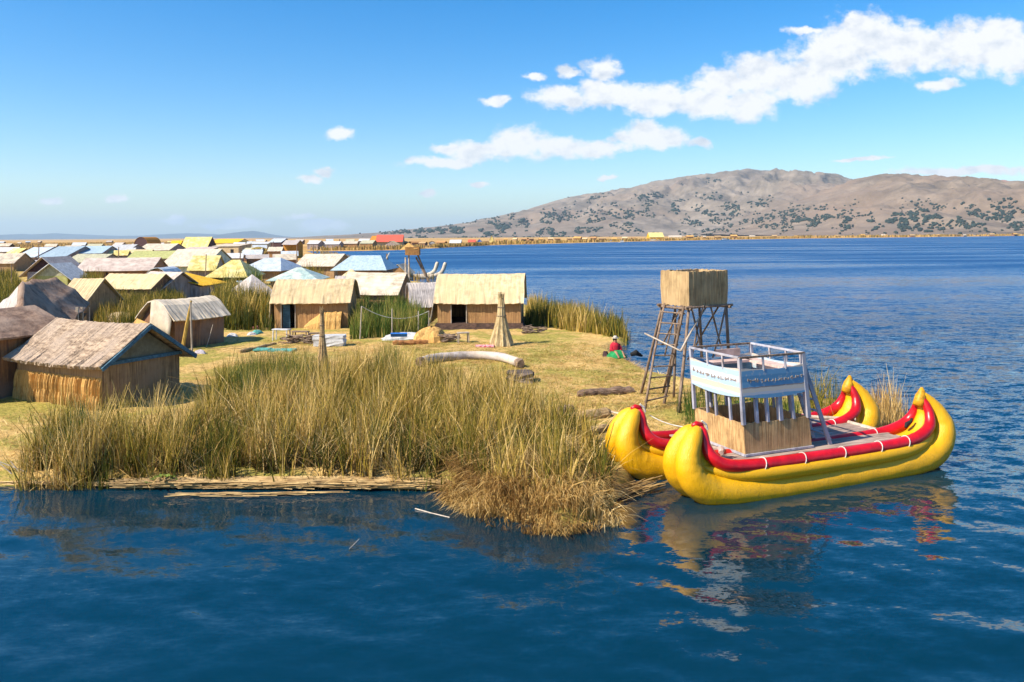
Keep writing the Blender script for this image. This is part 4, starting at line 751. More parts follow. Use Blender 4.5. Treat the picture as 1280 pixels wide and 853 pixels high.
rq = random.Random(21); sp = []
for k in range(60):
    x = rq.uniform(-10, 470); y = rq.choice([303.5, 305, 307, 309.5, 312, 316, 321, 327]) + rq.uniform(-.6, .6) + (250-x)*.004
    if x > 385 and y > 308: continue
    sp.append((x, y, rq.uniform(.65, 1.05)))
tiny_row(sp, 'low pale hut deep in the crowded village', 'low pale huts deep in the crowded village', [M_cream2, M_white, M_pink, M_cream, M_greyroof, M_yellow, M_tin], [M_redwall, M_reedwall2, M_plank])
for i, (px, pb, pt, lb) in enumerate(((148, 330, 309, 'thin dark pole above the long pinkish roof'), (257, 350, 318, 'crooked pole by the pale yellow roof'), (341, 318, 302, 'short dark post by the golden bush'), (371, 338, 305, 'dark post left of the white cream roof'), (424, 309, 299, 'thin mast among the huts across the channel'), (200, 372, 337, 'pole holding the wires beside the plank shack'), (48, 336, 305, 'pole standing behind the pale tin roofs'), (300, 334, 308, 'pole behind the pale blue hip roof'), (14, 372, 330, 'grey post in the reeds at the far left'), (392, 330, 306, 'slim post near the channel head'))):
    q = G(px, pb); stick(q, P(px+rq.uniform(-1, 1), pt, q.y), .0007*q.y, lb, M_pole, 'pole', 'pole')
# ------------------------------------------------------------------ small things of the village
def mound(name, px, py, rx, ry, h, mt, label, cat, n=18, seed=0):
    B = MB(); p = G(px, py); r0 = random.Random(seed); vs = []; m = 7
    for i in range(m+1):
        for k in range(n):
            a = 2*math.pi*k/n; f = math.cos(i/m*math.pi/2); q = 1+.18*math.sin(3*a+seed)+r0.uniform(-.06, .06); vs.append((p.x+rx*f*q*math.cos(a), p.y+ry*f*q*math.sin(a), p.z-.05+h*math.sin(i/m*math.pi/2)*(1+r0.uniform(-.05, .05))))
    B.add(vs, [(i*n+k, i*n+(k+1) % n, (i+1)*n+(k+1) % n, (i+1)*n+k) for i in range(m) for k in range(n)]+[tuple(range(m*n, (m+1)*n))]); return single(name, B, mt, label, cat)
def stook(px, py, top, r, label, name='reed_stook', mt=M_stook, spread=1.):
    p = G(px, py); H = P(px, top, p.y).z-p.z; t = thing(name, label, 'reed stook', p)
    B = MB(); n = 22; prof = [(0, 1.), (.15, .84), (.33, .62), (.5, .46), (.63, .36), (.75, .30), (.88, .27), (1, .22)]; vs = []
    for i, (z, f) in enumerate(prof):
        for k in range(n):
            a = 2*math.pi*k/n; q = 1+(.09 if k % 2 else -.06)*(1-z*.4)+random.uniform(-.05, .05); vs.append((r*f*q*math.cos(a)*spread, r*f*q*math.sin(a)*spread, H*z))
    B.add(vs, [(i*n+k, i*n+(k+1) % n, (i+1)*n+(k+1) % n, (i+1)*n+k) for i in range(len(prof)-1) for k in range(n)]+[tuple(range((len(prof)-1)*n, len(prof)*n))]); B.build('bundle', mt, t)
    B = MB()
    for k in range(40):
        a = random.uniform(0, 6.28); rr_ = r*.2*random.random(); B.tube([(math.cos(a)*rr_, math.sin(a)*rr_, H*.9), (math.cos(a)*rr_*1.5, math.sin(a)*rr_*1.5, H*(1.0+.13*random.random()))], .012, 4)
    B.build('tip', mt, t)
    B = MB(); 
    for z, f in ((.62, .39), (.8, .31)): B.tube([(math.cos(2*math.pi*k/14)*r*f*1.05*spread, math.sin(2*math.pi*k/14)*r*f*1.05*spread, H*z) for k in range(15)], .018, 5)
    B.build('binding', M_pole, t); return t
stook(627, 432, 372, .62, 'tall cone of bound reeds standing before the largest cream hut')
B = MB(); p = G(402, 462); q = P(397, 384, p.y)
stook(403, 466, 392, .30, 'slim bound reed figure rising out of the front reed bed', mt=M_strawbundle)
stook(484, 343, 320, .55, 'golden reed bundle standing by the channel', mt=mat('golden_bundle', (.45, .26, .06), (.28, .15, .03), (30, 30, 2), bump=.8))
# poles by the vaulted hut
p = G(240, 440); B = MB(); B.tube([p, P(238, 378, p.y)], [.05, .04], 7); single('pole', B, M_polepale, 'upright grey pole before the low rounded hut', 'pole')
B = MB(); p = G(228, 438); B.tube([p, P(234, 404, p.y+.1), P(239, 376, p.y+.3)], [.10, .085, .05], 9, wob=.1); single('reed_pole', B, mat('gold_bundle', (.62, .40, .09), (.40, .24, .05), (30, 30, 2), bump=.8), 'golden reed bundle leaning beside the low rounded hut', 'pole')
stick(G(258, 434), P(266, 406, G(258, 434).y+.3), .02, 'thin white stick leaning at the low rounded hut wall')
# curved white roll, root block, bundles
def roll(pts, r, mt, name, label, cat, n=14, ends=None, wob=.03):
    B = MB(); m = len(pts); P_ = []
    for i in range((m-1)*6+1):
        f = i/6; a = min(int(f), m-2); s = f-a; p0 = Vector(pts[max(a-1, 0)]); p1 = Vector(pts[a]); p2 = Vector(pts[a+1]); p3 = Vector(pts[min(a+2, m-1)])
        P_.append(.5*((2*p1)+(p2-p0)*s+(2*p0-5*p1+4*p2-p3)*s*s+(3*p1-p0-3*p2+p3)*s**3))
    k = len(P_); B.tube(P_, [r*(.72 if i in (0, k-1) else .93 if i in (1, k-2) else 1)*random.uniform(1-wob, 1+wob) for i in range(k)], n, wob=wob); return B, P_
z = GZ+.20
pts = [G(524, 459)+Vector((0, 0, .2)), G(545, 453)+Vector((0, 0, .2)), G(590, 450)+Vector((0, 0, .2)), G(625, 452)+Vector((0, 0, .2)), G(651, 461)+Vector((0, 0, .22))]
t = thing('reed_roll_bench', 'long curved white roll lying on the grass as a bench', 'bench', G(590, 452))
B, P_ = roll(pts, .20, M_tubewhite, '', '', ''); o = B.build('roll', M_tubewhite, t, smooth=True); o.location = -t.location
for e_, d_ in ((P_[0], P_[0]-P_[1]), (P_[-1], P_[-1]-P_[-2])):
    B = MB(); d_ = d_.normalized(); B.tube([e_-d_*.25, e_-d_*.1, e_+d_*.04], [.215, .215, .17], 14, wob=.12); o = B.build('end_wrap', M_bundle, t); o.location = -t.location
def block(px, py, w, d, h, mt, label, name='root_block', cat='reed block', rz=0., wob=.12):
    B = MB(); p = G(px, py); n = 6; r0 = random.Random(px); vs = []
    M = Matrix.Rotation(rz, 3, 'Z'); me = []
    for i in range(n+1):
        for j in range(16):
            a = 2*math.pi*j/16; sq = 1/max(abs(math.cos(a)), abs(math.sin(a)))**.75; q = (1+r0.uniform(-wob, wob)); v = Vector((w/2*math.cos(a)*sq*q, d/2*math.sin(a)*sq*q, h*i/n*(1+r0.uniform(-.03, .03)))); vs.append(p+M @ v)
    B.add(vs, [(i*16+k, i*16+(k+1) % 16, (i+1)*16+(k+1) % 16, (i+1)*16+k) for i in range(n) for k in range(16)]+[tuple(range(n*16, (n+1)*16))]); return single(name, B, mt, label, cat)
block(650, 478, 1.05, .9, .42, M_stump, 'dark cut block of reed root at the end of the white roll')
def bundle(a, b, r, mt, label, name='reed_bundle', lift=None):
    B = MB(); a = G(*a); b = G(*b); n = 12; lf = Vector((0, 0, r*.6)); P_ = [a+(b-a)*i/n+lf+Vector((0, 0, random.uniform(-.02, .02))) for i in range(n+1)]
    B.tube(P_, [r*random.uniform(.75, 1.05)*(.6 if i in (0, n) else 1) for i in range(n+1)], 12, wob=.14); return single(name, B, mt, label, 'reed bundle', group='reed bundles lying on the ground')
bundle((722, 496), (792, 492), .17, M_bundle, 'dark brown reed bundle lying near the watchtower')
bundle((704, 530), (762, 520), .19, M_strawbundle, 'thick pale reed bundle nearest to the rear boat bow')
bundle((684, 524), (716, 514), .16, M_bundle, 'short brown bundle behind the thick pale one')
bundle((712, 552), (760, 537), .13, M_strawbundle, 'thin pale bundle at the water side, lowest of the bundles')
bundle((655, 402), (706, 405), .16, M_strawbundle, 'straw bundle edging the dark puddle beyond the largest hut')
bundle((300, 441), (345, 431), .10, M_strawbundle, 'thin straw bundle on the path before the rounded hut')
bundle((835, 548), (868, 538), .12, M_bundle, 'short bundle between the rear boat and the tower')
B = MB()
for k in range(14):
    p = G(658+k*3.4, 409); B.box((p.x, p.y+random.uniform(-.2, .2), GZ+.02), (.4, .9, .05))
single('reed_mat', B, mat('dark_green_mat', (.06, .09, .04), (.035, .05, .025)), 'dark green ground mat beyond the largest hut', 'mat')
p0, p1 = G(318, 440), G(366, 436)
for i, (a, b, lb) in enumerate((((317, 439), (333, 440), 'short teal mat piece, left of two on the path'), ((335, 440), (366, 440), 'longer teal mat piece, right of two on the path'))):
    p, q = G(*a), G(*b); B = MB(); B.box(((p.x+q.x)/2, p.y+.25, GZ+.05), (q.x-p.x, .8, .06), Matrix.Rotation(.03*i, 3, 'Z')); single('ground_mat', B, M_teal, lb, 'mat')
# low stool frame, tables, clutter before the huts
def chairframe(px, py, s, label, name='wooden_stool', mt=M_polepale, w=.6, h=.5):
    p = G(px, py); t = thing(name, label, 'stool', p, random.uniform(-.3, .3), 'wooden stools and racks before the huts')
    B = MB(); B.box((0, 0, h), (w, .4, .05)); B.build('seat', mt, t)
    for sx in (-1, 1):
        for sy in (-1, 1): B = MB(); B.beam((sx*w*.45, sy*.17, 0), (sx*w*.42, sy*.16, h), .05); B.build('leg', mt, t)
    return t
chairframe(579, 429, 1, 'small wooden frame stool before the largest hut', w=.62, h=.55)
chairframe(352, 426, 1, 'white cloth covered table at the open doorway', 'small_table', M_white, 1.0, .62)
chairframe(376, 426, 1, 'low brown rack right of the white table', 'low_rack', M_pole, .9, .5)
chairframe(395, 427, 1, 'low brown rack with firewood, nearest to the reed figure', 'low_rack', M_pole, .8, .45)
chairframe(698, 404, 1, 'white little stool by the dark green mat', w=.5, h=.5, mt=M_white)
def woodpile(px, py, n, L, label):
    p = G(px, py); B = MB()
    for i in range(n):
        a = random.uniform(-.5, .5); c = p+Vector((random.uniform(-.5, .5)*L, random.uniform(-.3, .3), random.uniform(.04, .42))); d_ = Vector((math.cos(a), math.sin(a), random.uniform(-.25, .25)))*L*.3; B.tube([c-d_, c+d_], random.uniform(.02, .045), 5)
    single('wood_heap', B, M_pole, label, 'wood pile')
woodpile(556, 428, 46, 1.1, 'tangled brown heap left of the small stool frame'); woodpile(376, 430, 36, 1.5, 'branches heaped under the brown racks'); woodpile(668, 417, 26, 1.0, 'dark sticks at the right corner of the largest hut'); woodpile(690, 404, 20, .9, 'sticks beside the white stool')
block(412, 432, 1.7, .8, .55, M_white, 'white cloth bundle with grey stains behind the slim reed figure', 'cloth_bundle', 'cloth', wob=.06)
mound('blue_sheet', 508, 424, 1.5, .5, .42, M_white, 'white sheet with blue part spread over a reed bundle', 'sheet', seed=2)
B = MB(); p = G(500, 425); B.box((p.x, p.y-.40, GZ+.33), (.9, .12, .2), Matrix.Rotation(.5, 3, 'X')); single('folded_tarp', B, M_blue, 'blue folded tarp on the white sheet', 'tarp')
bundle((491, 431), (535, 430), .15, mat('orange_bundle', (.46, .20, .06), (.25, .11, .04), (3, 20, 20), bump=.8), 'orange brown bundle below the white and blue sheet')
mound('straw_heap', 540, 427, .9, .7, .85, M_straw, 'golden straw heap beside the dark hut base', 'straw heap', seed=5)
B = MB(); p = G(606, 434); B.box((p.x, p.y, GZ+.05), (.95, .5, .08)); single('patterned_cloth', B, M_magenta, 'red and white patterned cloth by the reed cone', 'cloth')
for i, (px, py, r, m_, lb) in enumerate(((321, 418, .28, M_teal, 'turquoise bundle among the rubbish by the reeds'), (314, 419, .22, M_white, 'white bag beside the turquoise bundle'), (290, 421, .24, M_white, 'pale stone at the edge of the path'), (250, 442, .22, M_mauve, 'grey rag below the leaning golden bundle'), (320, 410, .18, mat('pink_bag', (.5, .2, .16), (.4, .15, .12)), 'pinkish bag above the turquoise bundle'))):
    mound('bag', px, py, r*1.3, r, r*1.1, m_, lb, 'bag', n=12, seed=i)
mound('straw_heap', 145, 395, 1.4, .9, 1.0, M_straw, 'straw heap under the square cream roofed hut', 'straw heap', seed=9)
mound('straw_heap', 150, 402, 1.2, .7, .7, M_cream, 'pale rubbish heap in the reeds below the square hut', 'heap', seed=4)
mound('bush', 66, 345, 3.0, 1.6, 2.2, mat('yellow_bush', (.26, .24, .02), (.10, .11, .015), (2, 2, 2), bump=1, dist=.2), 'round yellow green bush under the nested gables', 'bush', seed=1)
mound('bush', 323, 322, 4.0, 2.5, 3.0, mat('gold_bush', (.42, .30, .06), (.16, .11, .03), (1.2, 1.2, 1.2), bump=1, dist=.3), 'golden bush before the cream block house', 'bush', seed=7)
# rope fence behind the sheet
t = thing('rope_fence', 'white posts with a sagging rope in front of dark green reeds', 'fence', G(490, 424)); tp = []
for px, pb, pt in ((450, 424, 383), (490, 424, 386), (523, 421, 389), (536, 419, 389)):
    p = G(px, pb); q = P(px+2 if px < 460 else px, pt, p.y); B = MB(); B.tube([p-t.location, q-t.location], [.035, .03], 6); B.build('post', M_polepale, t); tp.append(q-t.location)
B = MB()
pp = []
for k in range(25):
    s = k/24; q = tp[0]+(tp[3]-tp[0])*s; pp.append(q-Vector((0, 0, .55*4*s*(1-s))))
B.tube(pp, .018, 5); B.build('rope', M_rope, t)
# second, distant lookout by the channel
t = thing('lookout_tower', 'orange topped lookout on dark leaning poles beside the channel', 'tower', G(515, 372)); o_ = Vector(t.location); Y = t.location.y
B = MB(); 
for a, b in (((507, 372), (507, 322)), ((512, 372), (511, 318)), ((536, 352), (521, 316)), ((532, 345), (520, 322))): B = MB(); B.tube([P(*a, Y)-o_, P(*b, Y+.4)-o_], [.10, .08], 7); B.build('leg', M_pole if a[0] > 520 else M_polepale, t)
a = P(516, 314, Y)-o_; B = MB(); B.box(a, (1.3, 1.1, .75)); B.build('basket', mat('orange_basket', (.48, .24, .07), (.24, .11, .04), (20, 20, 2), bump=1), t)
B = MB(); B.add([a+Vector(v) for v in ((-1.2, -.5, .1), (.5, -.6, .2), (.6, .6, .2), (-1.1, .5, .1), (-.4, 0, .8))], [(0, 1, 4), (1, 2, 4), (2, 3, 4), (3, 0, 4), (3, 2, 1, 0)]); B.build('top', M_straw, t)
# white reed boat moored behind the hut
t = thing('white_boat', 'pale reed boat with two raised prow heads moored behind the largest hut', 'boat', G(535, 349, 0)); o_ = Vector(t.location); Y = t.location.y
for dY, dz in ((0, 0), (2.2, 0)):
    cp = [P(505, 341, Y)-o_, P(515, 347, Y)-o_, P(530, 349, Y)-o_, P(545, 347, Y)-o_, P(553, 342, Y)-o_, P(557, 331, Y)-o_]; B, P_ = roll([c+Vector((-dY*.6, dY, .3)) for c in cp], .28, None, '', '', '', wob=.02); B.build('hull', M_cream2, t, smooth=True)
B = MB(); q = P(533, 345, Y+1)-o_; B.box(q, (3.6, 1.8, .25)); B.build('deck', M_bluetin, t)
B = MB(); B.tube([P(478, 333, Y+1.5)-o_, P(487, 316, Y+1.5)-o_], .07, 6); B.build('mast', M_white, t)
for a, b in (((488, 330), (488, 312)), ((503, 330), (503, 318))): pass
# little motor boats
def launch(px, py, L, label, m_=M_white):
    p = G(px, py, 0); t = thing('motor_boat', label, 'boat', p, random.uniform(-.2, .2), 'boats off the far shore'); B = MB(); n = 10; vs = []
    for i in range(n+1):
        s = i/n; w = L*.13*(math.sin(min(1, s*1.5+.35)*math.pi/2) if s < .6 else math.cos((s-.6)/.4*math.pi/2)**.7+.01); x = (s-.5)*L; k = .25*s**3*L*.3; vs += [(x, -w, .55+k), (x, -w*.6, -.1), (x, w*.6, -.1), (x, w, .55+k)]
    B.add(vs, [(i*4+q, i*4+(q+1) % 4, i*4+4+(q+1) % 4, i*4+4+q) for i in range(n) for q in range(4)]+[(3, 2, 1, 0), (n*4, n*4+1, n*4+2, n*4+3)]); B.build('hull', m_, t)
    B = MB(); B.box((-.05*L, 0, 1.1), (L*.42, L*.2, 1.0)); B.build('cabin', m_, t); B = MB(); B.box((-.05*L, 0, 1.68), (L*.5, L*.24, .1)); B.build('cabin_roof', M_bluetin, t)
launch(778, 303.6, 6., 'single small white boat out on the water before the far shore'); launch(764, 302.6, 13., 'longer white boat moored at the far shore'); launch(817, 301.4, 12., 'white boat moored below the yellow hall'); launch(590, 307.4, 9., 'white and blue boat by the far bank huts'); launch(906, 300.3, 10, 'white boat farthest right along the far shore')

# ------------------------------------------------------------------ reed watchtower
def tower():
    N_ = Vector((5.80, 26.3)); th = R_(30); u = Vector((math.cos(th), math.sin(th))); v = Vector((-math.sin(th), math.cos(th)))
    cen = N_+u*.88+v*.7; t = thing('watchtower', 'reed walled lookout box on a weathered pole tower with a ladder', 'tower', (cen.x, cen.y, GZ)); o_ = Vector(t.location)
    zb = P(860, 383, 26.3).z; zt = P(860, 340, 26.3).z
    def q(a, b, z, s=1.): return Vector((cen.x+(u.x*(a-.88)+v.x*(b-.7))*s, cen.y+(u.y*(a-.88)+v.y*(b-.7))*s, z))-o_
    LU, LV = 1.76, 1.40; k = .07
    for nm, c0, c1 in (('front', (0, 0), (LU, 0)), ('side', (0, 0), (0, LV)), ('back', (0, LV), (LU, LV)), ('far', (LU, 0), (LU, LV))):
        B = MB(); n = 26; inx = (c0[0] == c1[0]); vs = []
        sgn = 1 if nm in ('front', 'side') else -1
        for i in range(n+1):
            s = i/n; a = c0[0]+(c1[0]-c0[0])*s; b = c0[1]+(c1[1]-c0[1])*s; j = random.uniform(-.012, .012); dz = random.uniform(-.02, .02)
            if inx: pa, pb = (a+j, b), (a+sgn*k, min(max(b, k), LV-k))
            else: pa, pb = (a, b+j), (min(max(a, k), LU-k), b+sgn*k)
            vs += [q(*pa, zb-.03+dz, .97), q(*pa, (zb+zt)/2, 1.), q(*pa, zt+dz, .99), q(*pb, zt+dz, .99), q(*pb, zb, .97)]
        B.add(vs, [(i*5+m, i*5+(m+1) % 5, i*5+5+(m+1) % 5, i*5+5+m) for i in range(n) for m in range(5)]+[(4, 3, 2, 1, 0), tuple(n*5+m for m in range(5))]); B.build('wall', M_boxreed, t)
    B = MB(); B.hexa([q(.08, .08, zb), q(LU-.08, .08, zb), q(LU-.08, LV-.08, zb), q(.08, LV-.08, zb)], [q(.08, .08, zb+.07), q(LU-.08, .08, zb+.07), q(LU-.08, LV-.08, zb+.07), q(.08, LV-.08, zb+.07)]); B.build('floor', M_deck, t)
    B = MB(); B.tube([q(-.15, .0, zb-.05), q(LU+.2, .0, zb-.05)], .045, 7); B.tube([q(-.15, LV, zb-.05), q(LU+.15, LV, zb-.05)], .045, 7); B.tube([q(0, -.12, zb-.1), q(0, LV+.1, zb-.1)], .045, 7); B.tube([q(LU, -.12, zb-.1), q(LU, LV+.1, zb-.1)], .045, 7); B.build('floor_beam', M_pole, t)
    def pole(a, b, r, m_=M_pole, name='pole'):
        B = MB(); a = Vector(a); b = Vector(b); mid = (a+b)/2+Vector((random.uniform(-.04, .04), random.uniform(-.04, .04), 0)); B.tube([a, a.lerp(mid, .5), mid, mid.lerp(b, .5), b], [r*.76, r*.74, r*.71, r*.68, r*.64], 8, wob=.05); return B.build(name, m_, t, smooth=True)
    def g(px, py): return G(px, py)-o_
    pole(g(848, 517), q(0.05, 0.05, zb), .075, M_pole, 'leg'); pole(g(801, 494), q(.05, LV-.05, zb), .07, M_pole, 'leg')
    pole(Vector((q(LU, 0, 0)+Vector((.12, -.05, 0))).to_2d()).to_3d(), q(LU-.05, .05, zb), .08, M_pole, 'leg')
    pole(Vector((q(LU, LV, 0)+Vector((.1, .15, 0))).to_2d()).to_3d(), q(LU-.05, LV-.05, zb), .07, M_pole, 'leg')
    pole(Vector(q(.55, LV, 0).to_2d()).to_3d(), q(.6, LV-.05, zb), .06, M_pole, 'leg')
    pole(g(829, 492), q(.02, .35, zb), .06, M_pole, 'leg')
    # ladder on the left face
    la0, la1 = g(806, 513), q(-.05, LV-.25, zb+.02); lb0, lb1 = g(830, 505), q(-.05, .18, zb)
    t2 = pole(la0, la1, .055, M_pole, 'ladder')
    B = MB(); B.tube([lb0, (lb0+lb1)/2, lb1], [.05, .05, .045], 8)
    B.build('rail', M_pole, t2)
    for i in range(9):
        s = .08+.105*i; B = MB(); B.tube([la0.lerp(la1, s)+Vector((-.06, 0, 0)), lb0.lerp(lb1, s)+Vector((.08, 0, 0))], .026, 6); B.build('rung', M_pole, t2)
    # braces
    pole(P(806, 417, 27.3)-o_, P(851, 439, 25.7)-o_, .038, M_polepale, 'brace')
    pole(P(851, 439, 25.7)-o_, P(882, 385, 26.8)-o_, .045, M_polepale, 'brace')
    for a, b in ((q(.62, -.02, zb), q(.08, -.02, 1.9)), (q(.1, -.0, zb), q(.65, 0, 1.7)), (q(.95, 0, zb), q(1.7, .02, 1.5)), (q(1.68, 0, zb), q(.95, .02, 1.6)), (q(1.7, .3, zb), q(1.2, LV, 1.6)), (q(.05, .4, zb), q(.05, LV, 2.2)), (q(.7, LV, zb), q(.15, LV, 1.8))): pole(a, b, .042, M_pole, 'brace')
tower()

# ------------------------------------------------------------------ the double hulled boat
TH = R_(22.5); U = Vector((math.cos(TH), math.sin(TH), 0)); Vv = Vector((-math.sin(TH), math.cos(TH), 0))
BO = P(866, 531, 18.15); BO = Vector((BO.x, BO.y, 0))+Vv*.0
boat = thing('reed_catamaran', 'yellow double hulled reed boat with red gunwales and a striped two storey cabin', 'boat', BO, TH)
def cr_pts(pts, k=7):
    m = len(pts); out = []
    for i in range((m-1)*k+1):
        f = i/k; a = min(int(f), m-2); s = f-a; p0 = np.array(pts[max(a-1, 0)], float); p1 = np.array(pts[a], float); p2 = np.array(pts[a+1], float); p3 = np.array(pts[min(a+2, m-1)], float)
        out.append(.5*((2*p1)+(p2-p0)*s+(2*p0-5*p1+4*p2-p3)*s*s+(3*p1-p0-3*p2+p3)*s**3))
    return np.array(out)
LEN = 7.25
# (s, z, radius, t offset)  bow ... stern
LOBE = [(.10, 1.60, .10, .07), (-.06, 1.46, .19, .14), (-.24, 1.15, .25, .21), (-.29, .82, .30, .25), (-.13, .50, .345, .28), (.28, .26, .375, .31), (1.0, .14, .38, .34), (2.2, .10, .36, .35), (3.6, .10, .36, .35), (5.0, .12, .36, .35), (6.2, .18, .37, .34), (6.95, .32, .38, .32), (7.38, .58, .36, .29), (7.56, .95, .31, .24), (7.48, 1.32, .23, .16), (7.30, 1.62, .14, .09), (7.14, 1.80, .07, .05)]
GUN = [(.16, 1.64, .055, .06), (.20, 1.50, .10, .12), (.20, 1.22, .12, .22), (.30, .98, .14, .33), (.62, .80, .15, .42), (1.3, .73, .15, .46), (2.4, .71, .15, .47), (3.6, .71, .15, .47), (4.8, .72, .15, .47), (5.8, .74, .15, .46), (6.5, .82, .15, .42), (6.98, 1.02, .14, .34), (7.14, 1.30, .12, .23), (7.13, 1.55, .10, .13), (7.08, 1.72, .06, .06)]
MIDY = [(.02, 1.42, .15, 0), (-.02, 1.1, .22, 0), (.08, .8, .3, 0), (.5, .52, .30, 0), (1.3, .42, .28, 0), (3.6, .40, .28, 0), (5.8, .44, .28, 0), (6.7, .6, .28, 0), (7.08, .85, .26, 0), (7.22, 1.2, .2, 0), (7.16, 1.55, .12, 0), (7.08, 1.72, .07, 0)]
UPY = [(.05, .80, .04, .26), (.35, .68, .12, .34), (.9, .56, .17, .42), (1.8, .53, .19, .50), (3.6, .52, .19, .50), (5.4, .54, .19, .50), (6.3, .60, .18, .45), (6.9, .74, .13, .36), (7.2, .9, .04, .28)]
def swept(tab, sgn, t0, s0, n=20, k=7, flat=1., wobble=0., seed=0):
    a = cr_pts(tab, k); B = MB(); m = len(a); vs = []
    for i in range(m):
        d = a[min(i+1, m-1)]-a[max(i-1, 0)]; T = Vector((d[0], sgn*d[3], d[1])).normalized(); Yx = Vector((0, 1, 0)); Yx = (Yx-T*Yx.dot(T)).normalized(); Z = T.cross(Yx)
        c = Vector((a[i][0]+s0, t0+sgn*a[i][3], a[i][1]))
        for j in range(n):
            an = 2*math.pi*j/n; r = a[i][2]*(1+wobble*(float(vn(i*.55+seed, j*.9+seed*3))-.5)*2*(1 if j not in (0,) else 1)); vs.append(c+Yx*math.cos(an)*r+Z*math.sin(an)*r*flat)
    B.add(vs, [(i*n+j, i*n+(j+1) % n, (i+1)*n+(j+1) % n, (i+1)*n+j) for i in range(m-1) for j in range(n)]+[tuple(reversed(range(n))), tuple(range((m-1)*n, m*n))]); return B, a
for hi, (t0, s0) in enumerate(((0, 0), (2.12, -.32))):
    B0 = MB()
    for sgn in (-1, 1):
        B, a = swept(LOBE, sgn, t0, s0, 24, 8, 1., .028, 3+hi*2+sgn); B0.add(B.v, B.f)
        B, a = swept(UPY, sgn, t0, s0, 16, 8, 1., .02, 9); B0.add(B.v, B.f)
    B, a = swept(MIDY, 1, t0, s0, 16, 8, 1., .02); B0.add(B.v, B.f)
    hull = B0.build('hull', M_hull, boat, smooth=True)
    tag(hull, 'front yellow twin roll hull' if hi == 0 else 'rear yellow twin roll hull behind the deck')
    for sgn in (-1, 1):
        B, a = swept(GUN, sgn, t0, s0, 16, 8, 1., .03, 5); B.build('gunwale', M_gun, hull, smooth=True)
        for s in ((1.55, 2.75, 3.95, 5.05, 6.0) if sgn < 0 else (2.2, 4.4, 5.9)):
            i = int(np.argmin(np.abs(a[:, 0]-s)+100*(a[:, 1] > 1))); c = Vector((a[i][0]+s0, t0+sgn*a[i][3], a[i][1])); B = MB(); r = a[i][2]+.012; B.tube([c+Vector((.05*math.sin(q), math.cos(q)*r, math.sin(q)*r)) for q in [2*math.pi*k/16 for k in range(17)]], .013, 5, cap=False); B.build('rope_tie', M_rope, hull)
    B = MB(); B.tube([(6.99+s0, t0, 1.50), (7.06+s0, t0, 1.62), (7.11+s0, t0, 1.76), (7.14+s0, t0, 1.88), (7.14+s0, t0, 1.97)], [.13, .15, .135, .085, .03], 14, wob=.04); B.build('stern_cap', M_cap, hull, smooth=True)
    B = MB(); B.tube([(-.02+s0, t0, 1.66), (.10+s0, t0, 1.70), (.22+s0, t0, 1.66), (.28+s0, t0, 1.52)], [.04, .065, .07, .05], 10); B.build('bow_wrap', M_gun, hull, smooth=True)
    B = MB(); B.tube([(.20+s0, t0-.06, 1.77), (.30+s0, t0-.08, 1.68), (.33+s0, t0-.10, 1.56)], [.022, .03, .02], 6); B.build('bow_knot', M_rope, hull)
# deck boards
B = MB(); nb = 16; s_a, s_b, ta, tb = .95, 6.25, -.30, 2.42
for i in range(nb):
    w = (tb-ta)/nb; y = ta+w*(i+.5); B.box(((s_a+s_b)/2+random.uniform(-.06, .06), y, .80+random.uniform(-.004, .004)), (s_b-s_a+random.uniform(-.1, .1), w*.95, .035))
B.build('deck', M_deck, boat, bevel=.004)
B = MB()
for s in (1.1, 2.6, 4.1, 5.6): B.beam((s, -.3, .73), (s, 2.4, .73), .09)
B.tube([(6.2, .38, .80), (6.2, 1.75, .80)], .07, 8); B.tube([(5.4, 2.5, .86), (6.5, 1.6, .86)], .05, 8); B.build('deck_beam', M_polepale, boat)
# cabin
c0 = P(932, 575, 18.62)-BO; s0 = c0.dot(U); t0c = c0.dot(Vv); SL, TL = 1.98, 1.92; zb = .825; zl = 1.58
S0, T0 = s0, t0c; cabin = bpy.data.objects.new('cabin', None); 
print('cabin at', S0, T0)
def qb(a, b, z):   # cabin leans slightly: top set back to the bow
    k = (z-zb)/2.3; return Vector((S0+a*(1-.05*k)-.14*k, T0+b*(1-.0*k)+.02*k, z))
def wallpanel(a0, a1, z0f, z1f, th, m_, name, parent=boat, n=30, bow=.0, jag=.01):
    B = MB(); vs = []; a0 = Vector(a0); a1 = Vector(a1); d = (a1-a0).normalized(); nr_ = Vector((d.y, -d.x))
    for i in range(n+1):
        s = i/n; p = a0.lerp(a1, s); pi = p-nr_*th; z0 = z0f(s); z1 = z1f(s)+random.uniform(-jag, jag)
        vs += [qb(p.x, p.y, z0), qb(p.x, p.y, (z0+z1)/2), qb(p.x, p.y, z1), qb(pi.x, pi.y, z1), qb(pi.x, pi.y, z0)]
    B.add(vs, [(i*5+m, i*5+(m+1) % 5, i*5+5+(m+1) % 5, i*5+5+m) for i in range(n) for m in range(5)]+[(4, 3, 2, 1, 0), tuple(n*5+m for m in range(5))]); return B.build(name, m_, parent)
e = .003
wallpanel((0, 0), (SL, 0), lambda s: zb, lambda s: zl, .05, M_cabreed, 'cabin_wall'); wallpanel((0, TL), (0, .05), lambda s: zb, lambda s: zl, .05, M_cabreed, 'cabin_wall')
wallpanel((SL, .052), (SL, TL), lambda s: zb, lambda s: zl, .05, M_cabreed, 'cabin_wall'); wallpanel((SL-.052, TL), (.052, TL), lambda s: zb, lambda s: zl, .05, M_cabreed, 'cabin_wall')
sk = MB(); sk.beam(qb(-.03, -.03, zb+.03), qb(SL+.02, -.03, zb+.03), .04, .05); sk.beam(qb(-.03, -.03, zb+.03), qb(-.03, TL, zb+.03), .04, .05); sk.build('skirting', M_lav, boat)
